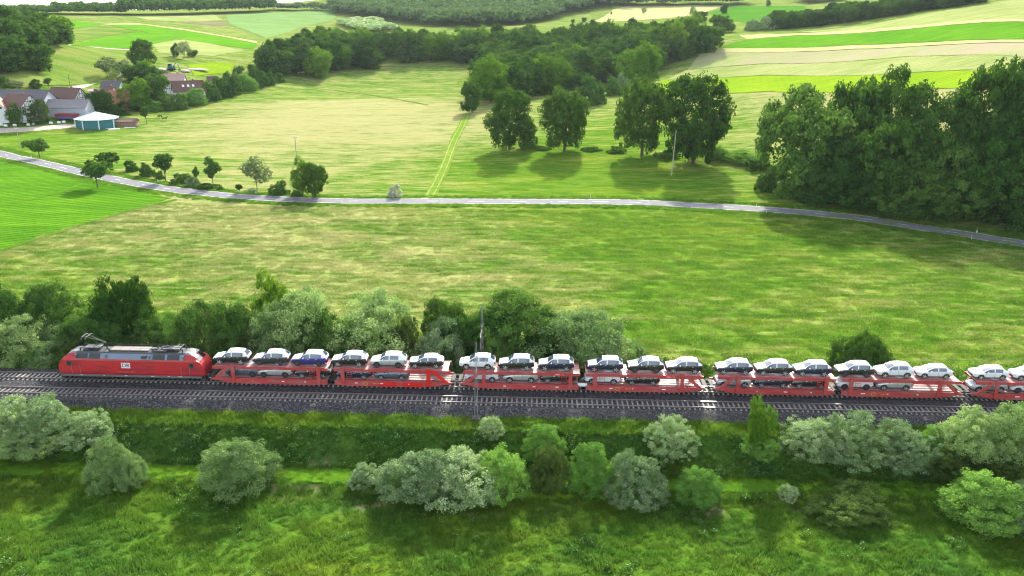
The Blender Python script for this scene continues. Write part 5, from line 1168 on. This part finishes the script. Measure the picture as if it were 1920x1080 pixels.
house(2, 232, 10, 7.6, 4.6, 4.4, -68, 'plaster', 'roof_terra', 'white house with reddish roof at the picture edge of the village', wins=[(1, -1.2, 2.2), (1, 1.8, 5.4)])
house(134, 223, 16, 9, 3.8, 2.6, 6, 'wall_blue', 'roof_grey2', 'wide barn with grey sheet roof and brick gable, trailer in front', 'barn', 'barn', chimney=False)
house(214, 184, 8.5, 6.5, 3.6, 3.2, -4, 'plaster', 'roof_slate', 'small slate-roofed house behind the terracotta roof')
house(209, 197, 7, 6.5, 3.8, 3.4, -32, 'plaster', 'roof_brown', 'small half-timbered house with white gable next to the terracotta roof', timber=True, wins=[(1, 0, 2.4)])
house(228, 206, 8, 7.5, 2.6, 4.8, 18, 'brickwall', 'roof_terra', 'low building with a steep terracotta tiled roof', chimney=False)
house(356, 192, 14, 8.2, 4.8, 4.4, 28, 'plaster', 'roof_brown', 'white gable house with dark roof and three skylights beside the hedgerow', skylights=3, wins=[(-1, -.8, 5.6), (-1, .9, 5.6), (-1, 0, 2.6)])
house(330, 178, 10, 8.5, 4.6, 4.4, 10, 'plaster', 'roof_pink', 'half-timbered house with faded pink roof behind the white gable house', timber=True, gables=(-1,))
house(184, 184, 6, 5, 2.6, .8, 5, 'plaster', 'roof_pink', 'small flat pale outbuilding between the village roofs', 'outbuilding', 'outbuilding', chimney=False)
house(400, 160, 5, 4, 2.2, 1.8, 15, 'brickwall', 'roof_brown', 'small hut with brown roof on the hedgerow', 'hut', 'hut', chimney=False)
house(238, 237, 8.5, 4.6, 1.7, .9, 8, 'brickwall', 'roof_brown', 'low dark shed next to the octagonal pavilion', 'shed', 'shed', chimney=False, over=.3)
# dormer on the brown roofed house
# octagonal riding pavilion
def pavilion():
    p = at(183, 237); t = tag(empty('pavilion', p, R(8)), 'pavilion with teal walls, white posts and pale tent-like roof at the sand paddock', 'pavilion'); r = 36/ppm(p); n = 8; he, ha = 3.3, 5.6
    c = [(math.cos(2*math.pi*(k+.5)/n), math.sin(2*math.pi*(k+.5)/n)) for k in range(n)]
    for k in range(n):
        a, b = c[k], c[(k+1) % n]
        m = MB(); A = [(a[0]*r, a[1]*r, -.3), (b[0]*r, b[1]*r, -.3), (b[0]*r, b[1]*r, he-.15), (a[0]*r, a[1]*r, he-.15)]; B_ = [(q[0]*.985, q[1]*.985, q[2]) for q in A]
        m.add(A+B_, [(0, 1, 2, 3), (7, 6, 5, 4), (0, 1, 5, 4), (1, 2, 6, 5), (2, 3, 7, 6), (3, 0, 4, 7)]); m.build('wall_panel', M['teal'], t)
        m = MB(); m.tube((a[0]*r*1.015, a[1]*r*1.015, -.3), (a[0]*r*1.015, a[1]*r*1.015, he), .2, .2, 6); m.build('post', M['white'], t)
        m = MB(); ro = r*1.06; A = [(a[0]*ro, a[1]*ro, he), (b[0]*ro, b[1]*ro, he), (0, 0, ha)]; m.add(A+[(q[0], q[1], q[2]+.1) for q in A], [(0, 1, 2), (3, 4, 5), (0, 1, 4, 3), (1, 2, 5, 4), (2, 0, 3, 5)]); m.build('roof_panel', M['ice'], t)
        m = MB(); m.tube((a[0]*ro, a[1]*ro, he+.12), (0, 0, ha+.14), .22, .16, 5); m.build('rib', M['white'], t)
        m = MB(); m.tube((a[0]*ro, a[1]*ro, he+.06), (b[0]*ro, b[1]*ro, he+.06), .16, .16, 5); m.build('eave_rail', M['white'], t)
pavilion()
def trailer():
    p = at(127, 226); t = tag(empty('farm_trailer', p, R(5)), 'farm trailer with dark red cover and blue side in front of the grey barn', 'trailer')
    m = MB(); m.box((0, 0, 2.2), (8.4, 2.5, 1.2)); m.build('cover', M['tarp_red'], t); m = MB(); m.box((-.6, -.02, 1.25), (7.0, 2.6, .7)); m.build('side_panel', M['tarp_blue'], t); m = MB(); m.box((0, 0, .8), (8.4, 1.2, .2)); m.build('chassis', M['under'], t)
    for x in (-2.6, -1.6, 2.2):
        for y in (-1.05, 1.05): m = MB(); m.tube((x, y-.12, .45), (x, y+.12, .45), .45, .45, 12); m.build('wheel', M['black'], t)
trailer()
for i, (u, v) in enumerate([(3, 236), (11, 238), (28, 237), (54, 236), (62, 235), (96, 233), (111, 232), (120, 231)]):
    p = at(u, v); m = MB(); m.tube((-.55, 0, .5), (.55, 0, .5), .5, .5, 12); o = m.build('wrapped_bale', M['white']); o.location = p; o.rotation_euler.z = rnd.uniform(-.6, .6)
    tag(o, ['white wrapped bale in front of the house at the picture edge', 'white wrapped bale second along the paddock edge', 'white wrapped bale below the bright green tree', 'white wrapped bale in front of the half-timbered house', 'white wrapped bale beside the brownish tree', 'white wrapped bale below the brick gable', 'white wrapped bale below the farm trailer', 'white wrapped bale closest to the pavilion'][i], 'bale', 'white bales along the paddock')
def fence():
    A = [at(u, v) for u, v in [(-60, 255), (0, 251), (70, 246.5), (146, 240.5)]]; t = tag(empty('paddock_fence', A[0]), 'thin post and rail fence along the sand paddock', 'fence'); o = Vector(A[0]); L = []
    for i in range(3):
        for k in range(8): L.append(ground(A[i].lerp(A[i+1], k/8)))
    m = MB()
    for a, b in zip(L, L[1:]):
        for z in (.6, 1.15): m.tube(a-o+Vector((0, 0, z)), b-o+Vector((0, 0, z)), .035, .035, 4, False)
    m.build('rail', M['wood_pole'], t); pm = MB(); pm.tube((0, 0, -.2), (0, 0, 1.3), .06, .06, 6); me = pm.mesh('post', M['wood_pole'])
    for a in L: link('post', me, t).location = a-o
fence()
def horse(u, v, rz, label, graze):
    p = at(u, v); me = bpy.data.meshes.new('horse')
    hd = (1.55, 0, .45) if graze else (1.35, 0, 1.85)
    J = [((0, 0, 1.15), .28), ((.6, 0, 1.18), .27), ((-.6, 0, 1.2), .29), ((.95, 0, 1.25 if graze else 1.45), .17), ((1.25, 0, .85 if graze else 1.75), .12), (hd, .11), ((hd[0]+.28, 0, hd[2]-.22), .08), ((-.9, 0, 1.15), .07), ((-1.0, 0, .7), .05)]
    E = [(0, 1), (0, 2), (1, 3), (3, 4), (4, 5), (5, 6), (2, 7), (7, 8)]
    for x, y, par, kx in ((.6, .17, 1, .04), (.6, -.17, 1, -.05), (-.62, .18, 2, -.12), (-.62, -.18, 2, -.08)):
        b = len(J); J += [((x, y, .85), .13), ((x+kx, y, .45), .07), ((x, y, .06), .06)]; E += [(par, b), (b, b+1), (b+1, b+2)]
    me.from_pydata([j[0] for j in J], E, []); o = link('horse', me); me.materials.append(M['horse'])
    mod = o.modifiers.new('skin', 'SKIN')
    for i, j in enumerate(J): me.skin_vertices[0].data[i].radius = (j[1], j[1])
    me.skin_vertices[0].data[0].use_root = True
    s_ = o.modifiers.new('sub', 'SUBSURF'); s_.levels = 1; s_.render_levels = 1
    o.location = p; o.rotation_euler.z = R(rz); tag(o, label, 'horse', 'horses on the meadow')
horse(301, 222, 170, 'dark bay horse grazing on the meadow, uphill of the other one', True); horse(309, 226.5, 20, 'dark bay horse with head raised on the meadow below the first', False)
def mound(u, v, rx, ry, h, label):
    p = at(u, v); m = MB(); n, k = 14, 5; P = []; F = []
    for j in range(k):
        f = j/(k-1); r = math.cos(f*math.pi/2)
        for i in range(n): a = 2*math.pi*i/n; w_ = 1+.18*math.sin(3*a+u)+rnd.uniform(-.08, .08); P.append((math.cos(a)*rx*r*w_, math.sin(a)*ry*r*w_, math.sin(f*math.pi/2)*h-.1))
    for j in range(k-1):
        for i in range(n): F.append((j*n+i, j*n+(i+1) % n, (j+1)*n+(i+1) % n, (j+1)*n+i))
    m.add(P, F); o = m.build('earth_mound', M['earth']); o.location = p; tag(o, label, 'earth mound', 'heaps on the far building yard')
mound(300, 131, 4, 3, 1.3, 'pale earth heap on the yard before the teal machine'); mound(366, 131, 7, 3, 1.0, 'long pale earth heap past the teal machine'); mound(345, 134, 3, 2, 1.2, 'small pale earth heap in front of the teal machine')
def digger():
    p = at(322, 132); t = tag(empty('digger', p, R(-20)), 'teal building machine on the yard behind the pink-roofed house', 'machine')
    m = MB(); m.box((0, 0, 1.7), (3.4, 2.2, 1.3)); m.build('body', M['teal'], t); m = MB(); m.box((-.9, 0, 2.8), (1.4, 1.8, 1.3), taper=.85); m.build('cab', M['glass'], t)
    for y in (-1, 1): m = MB(); m.prism([(-1.8, .2), (1.8, .2), (2.1, .6), (1.8, 1.0), (-1.8, 1.0), (-2.1, .6)], y*.75, y*1.25); m.build('track', M['black'], t)
    m = MB(); m.path([(1.2, 0, 2.2), (3.2, 0, 3.9), (5.0, 0, 2.8)], .22, 6); m.build('boom', M['teal'], t); m = MB(); m.path([(5.0, 0, 2.8), (5.3, 0, .9)], .16, 6); m.box((5.2, 0, .5), (.9, 1.1, .7), taper=.8); m.build('bucket', M['dark_grey'], t)
digger()
t_ = car('suv', 'white', at(564, 138.5)+Vector((0, 0, .03)), 'white car parked at the foot of the wood clump above the meadow', 'meadow', 'rim', R(35)); t_['group'] = 'parked cars'
for k, (u, v, a) in enumerate([(208, 242, 10), (214, 243, 25), (243, 240, 5)]):
    m = MB()
    for i in range(4): m.box((0, i*.35, .1+.06*(i % 2)), (4.2, .28, .08), rz=rnd.uniform(-.08, .08))
    o = m.build('board_pile', M['white']); o.location = at(u, v); o.rotation_euler.z = R(a); tag(o, ['few pale boards lying on the grass before the pavilion', 'pale boards lying askew next to the pavilion', 'pale boards lying in front of the low dark shed'][k], 'boards', 'loose boards')
# poles and road posts
def pole(u, v, top, label, arm=True, r=.14, mat='wood_pole', lean=0.0):
    p = at(u, v); h = (v-top)/ppm(p)/math.cos(math.atan2(CAM_H-p.z, math.hypot(p.x, p.y))); t = tag(empty('utility_pole', p), label, 'pole', 'poles in the fields'); t.rotation_euler.y = lean
    m = MB(); m.tube((0, 0, -.3), (0, 0, h), r, r*.65, 9); m.build('shaft', M[mat], t)
    if arm:
        m = MB(); m.box((0, 0, h-.25), (1.5, .12, .12)); m.build('crossarm', M['steel'], t)
        for x in (-.65, 0, .65): m = MB(); m.tube((x, 0, h-.2), (x, 0, h+.2), .09, .07, 8); m.build('insulator', M['white'], t)
pole(559.5, 334, 258, 'timber power pole with white insulators behind the two-stemmed tree', lean=-.01); pole(1259, 329, 246, 'weathered bare timber pole in front of the broadest oak', False, .17, lean=.03); pole(38, 281, 241, 'thin pale pole on the meadow before the sand paddock', True, .12); pole(131, 160, 139, 'thin dark pole on the slope above the village', False, .12, 'timber')
for i, (u, v) in enumerate([(59, 297.5), (296.5, 343), (480, 364), (1107, 372), (1110, 385.5), (1418, 390), (1437, 400), (1831, 437), (1821, 450), (13, 300)]):
    p = at(u, v); t = tag(empty('road_post', p), ['white road post near the flat-topped small tree', 'white road post in front of the roadside hedge', 'white road post by the pale thin-leaved tree', 'white road post on the oak side of the straight road', 'white road post on the train side of the straight road', 'white road post at the bank end of the dark wood', 'white road post opposite the bank end of the dark wood', 'white road post in the shade of the dark wood', 'white road post on the outer side of the shaded bend', 'white road post at the crop field corner'][i], 'road post', 'white road posts')
    m = MB(); m.box((0, 0, .45), (.16, .14, 1.1), taper=.8); m.build('shaft', M['white'], t); m = MB(); m.box((0, 0, .82), (.165, .145, .18)); m.build('reflector_band', M['pool'], t)
# ------------------------------------------------------------------ grass and herbs (stuff)
def tuft(name, seed, n, rad, h0, h1, wid, mat, leafy=False, bend=.35):
    g = np.random.default_rng(seed); a = g.uniform(0, 2*np.pi, n); r = rad*np.sqrt(g.random(n)); x, y = r*np.cos(a), r*np.sin(a); h = g.uniform(h0, h1, n); b = g.uniform(0, 2*np.pi, n); w_ = wid*g.uniform(.6, 1.3, n)
    if leafy:
        P = np.stack([x, y, h], 1); N = np.stack([np.cos(b)*.5, np.sin(b)*.5, np.ones(n)], 1); V, F, t = leaves(P, N, wid, g.random(n), g)
    else:
        dx, dy = np.cos(b)*w_/2, np.sin(b)*w_/2; lx, ly = g.normal(0, bend, n)*h, g.normal(0, bend, n)*h; z = np.zeros(n)
        V = np.stack([np.stack([x-dx, y-dy, z-.03], 1), np.stack([x+dx, y+dy, z-.03], 1), np.stack([x+lx, y+ly, h], 1)], 1).reshape(-1, 3); k = np.arange(n)*3; F = np.stack([k, k+1, k+2], 1); t = np.repeat(g.random(n), 3)
    me = np_mesh(name, V, F, mat, {'tint': t}); return bpy.data.objects.new(name, me)
def blade_mat(name, dark, light, seed_col=None):
    k = NT(name); hay = k.attr('hay', True); col, c, b = grass_colour(k, hay); herb = k.attr('herb', True); tint = k.attr('tint')
    col = k.mix(herb, col, k.mix(k.math('MULTIPLY_ADD', tint, .6, k.math('MULTIPLY', c, .4)), dark, light))
    if seed_col: col = k.mix(k.rng(tint, .9, .98), col, seed_col)
    col = k.scale(col, k.math('MULTIPLY_ADD', tint, .6, .9))
    return k.out(k.leaf(col, .5))
M['blade'] = blade_mat('grass_blade', (0.025, 0.085, 0.012), (0.07, 0.17, 0.025), (0.19, 0.19, 0.085))
M['herb'] = blade_mat('herb_leaf', (0.024, 0.090, 0.018), (0.095, 0.24, 0.055), (0.28, 0.36, 0.20))
TUFTS = bpy.data.collections.new('grass_sources')
for i in range(3): TUFTS.objects.link(tuft('grass_tuft_a%d' % i, 300+i, 60, .55, .18, .55, .085, M['blade']))
for i in range(3): TUFTS.objects.link(tuft('grass_tuft_b%d' % i, 310+i, 55, .42, .15, .75, .20, M['herb'], True))
for i in range(2): TUFTS.objects.link(tuft('grass_tuft_c%d' % i, 320+i, 70, 1.1, .12, .42, .12, M['blade'], bend=.5))
def scatter(name, label, x, y, sc, idx, hayv, herbv):
    z = zt(x, y); me = bpy.data.meshes.new(name); n = len(x); me.vertices.add(n); me.vertices.foreach_set('co', np.stack([x, y, z], 1).astype(np.float32).ravel())
    for nm, val, ty in (('sc', sc, 'FLOAT'), ('rz', rng.uniform(0, 6.28, n), 'FLOAT'), ('hay', hayv, 'FLOAT'), ('herb', herbv, 'FLOAT'), ('pick', idx, 'INT')):
        a = me.attributes.new(nm, ty, 'POINT'); a.data.foreach_set('value', np.asarray(val, np.int32 if ty == 'INT' else np.float32))
    o = link(name, me); ng = bpy.data.node_groups.new(name, 'GeometryNodeTree'); ng.interface.new_socket('Geometry', in_out='INPUT', socket_type='NodeSocketGeometry'); ng.interface.new_socket('Geometry', in_out='OUTPUT', socket_type='NodeSocketGeometry')
    N = ng.nodes.new; gi, go = N('NodeGroupInput'), N('NodeGroupOutput'); mp = N('GeometryNodeMeshToPoints'); ip = N('GeometryNodeInstanceOnPoints'); ci = N('GeometryNodeCollectionInfo'); ci.inputs['Collection'].default_value = TUFTS; ci.inputs['Separate Children'].default_value = True; ci.inputs['Reset Children'].default_value = True
    def na(nm, ty): q = N('GeometryNodeInputNamedAttribute'); q.data_type = ty; q.inputs['Name'].default_value = nm; return q.outputs[0]
    cx = N('ShaderNodeCombineXYZ'); L = ng.links.new; L(na('rz', 'FLOAT'), cx.inputs[2])
    L(gi.outputs[0], mp.inputs[0]); L(mp.outputs[0], ip.inputs['Points']); L(ci.outputs[0], ip.inputs['Instance']); ip.inputs['Pick Instance'].default_value = True; L(na('pick', 'INT'), ip.inputs['Instance Index']); L(cx.outputs[0], ip.inputs['Rotation']); L(na('sc', 'FLOAT'), ip.inputs['Scale']); L(ip.outputs[0], go.inputs[0])
    md = o.modifiers.new('scatter', 'NODES'); md.node_group = ng
    return tag(o, label, kind='stuff')
def zone(q0, q1, dens, pad=8):
    s1 = 80+max(0, q1)*.75; n = int((q1-q0)*2*s1*dens); q = rng.uniform(q0, q1, n); s = rng.uniform(-s1, s1, n)
    x = nv[0]*(Q0+q)+tv[0]*s; y = nv[1]*(Q0+q)+tv[1]*s; d = y*math.cos(CAM_T)+35; k = np.abs(x)/d < .70
    return x[k], y[k], q[k]
def hv(x, y, q): return np.where(q < 4, np.clip(-.16+.2*lump(x, y, .09, 2), -.3, .5), np.clip(_hay(x, y), 0, 1.1)-.09)
def bare_at(x, y): return np.zeros_like(x)
x, y, q = zone(-42, -17, 3.2); hb = np.clip(.30+.5*sstep(-.5, .9, lump(x, y, .17, 5)), 0, 1); big = .75+.35*lump(x, y, .45, 7)  # front tufts repeat the shade darkening, mixed with herb patches
kk = rng.random(len(x)) < .35*sstep(.1, .9, lump(x, y, .23, 9))
scatter('meadow_grass', 'tall green meadow grass and herbs before the railway', x, y, np.clip(big, .4, 1.3)*rng.uniform(.8, 1.3, len(x)), np.where(kk, rng.integers(3, 6, len(x)), rng.integers(0, 3, len(x))), hv(x, y, q), hb)
x, y, q = zone(-13.6, -9.2, 7.5); scatter('embankment_herbs', 'dense dark herbs on the railway embankment slope', x, y, rng.uniform(.35, .95, len(x))*(.8+.5*lump(x, y, .6, 4)), np.where(rng.random(len(x)) < .3, rng.integers(0, 3, len(x)), rng.integers(3, 6, len(x))), hv(x, y, q)-.1, np.clip(.55+.5*lump(x, y, .35, 8), .1, 1))
x, y, q = zone(-9.4, -7.1, 6.0); scatter('verge_grass', 'bright green grass along the ballast', x, y, rng.uniform(.6, 1.1, len(x)), rng.integers(0, 3, len(x)), hv(x, y, q), rng.uniform(0, .35, len(x)))
x, y, q = zone(-17.2, -13.4, 4.0); e = np.abs(q+15.2); scatter('path_grass', 'short light green grass on the strip below the embankment', x, y, .45+.30*e*rng.uniform(.5, 1, len(x)), rng.integers(0, 3, len(x)), hv(x, y, q)+.05, sstep(.3, 1.8, e)*rng.uniform(.2, .9, len(x))+.12)
x, y, q = zone(3.2, 13, 3.0); scatter('trackside_weeds', 'weeds and tall grass behind the railway', x, y, rng.uniform(.7, 1.5, len(x)), rng.choice([0, 1, 2, 3, 4, 5], len(x)), hv(x, y, q)*.5, rng.uniform(.1, .7, len(x)))
CPoly = [at(u, v) for u, v in CROP]
x, y, q = zone(13, 104, 0.85); k = np.array([not in_poly(a_, b_, CPoly) for a_, b_ in zip(x, y)]); x, y, q = x[k], y[k], q[k]; scatter('hay_meadow_grass', 'seeding meadow grass between railway and road', x, y, rng.uniform(.6, 1.2, len(x))*(.9+.3*lump(x, y, .3)), rng.integers(6, 8, len(x)), hv(x, y, q), np.zeros(len(x)))
RPx = np.array([(p.x, p.y) for p in RP]); i = rng.integers(0, len(RPx)-1, 5200); d = RPx[i+1]-RPx[i]; d /= np.linalg.norm(d, axis=1)[:, None]; o = rng.choice([-1, 1], 5200)*rng.uniform(3.0, 6.2, 5200); P = RPx[i]+d*rng.uniform(0, 2, (5200, 1))+np.stack([-d[:, 1], d[:, 0]], 1)*o[:, None]
scatter('road_edge_grass', 'tall grass along both road edges', P[:, 0], P[:, 1], rng.uniform(.5, 1.2, 5200), rng.integers(0, 3, 5200), np.full(5200, -.1), rng.uniform(0, .6, 5200))
# ------------------------------------------------------------------ air
hz = MB(); hz.box((0, 1500, 66), (6400, 3300, 166)); k = NT('haze_air'); pv = k.n('ShaderNodeVolumePrincipled'); pv.inputs['Color'].default_value = (0.80, 0.90, 1.0, 1); pv.inputs['Density'].default_value = 0.000032; pv.inputs['Anisotropy'].default_value = 0.2
ov = k.n('ShaderNodeOutputMaterial'); k.l(pv.outputs[0], ov.inputs['Volume'])
tag(hz.build('haze', k.mat), 'thin pale haze in the valley air', kind='stuff')
scene.cycles.volume_bounces = 0
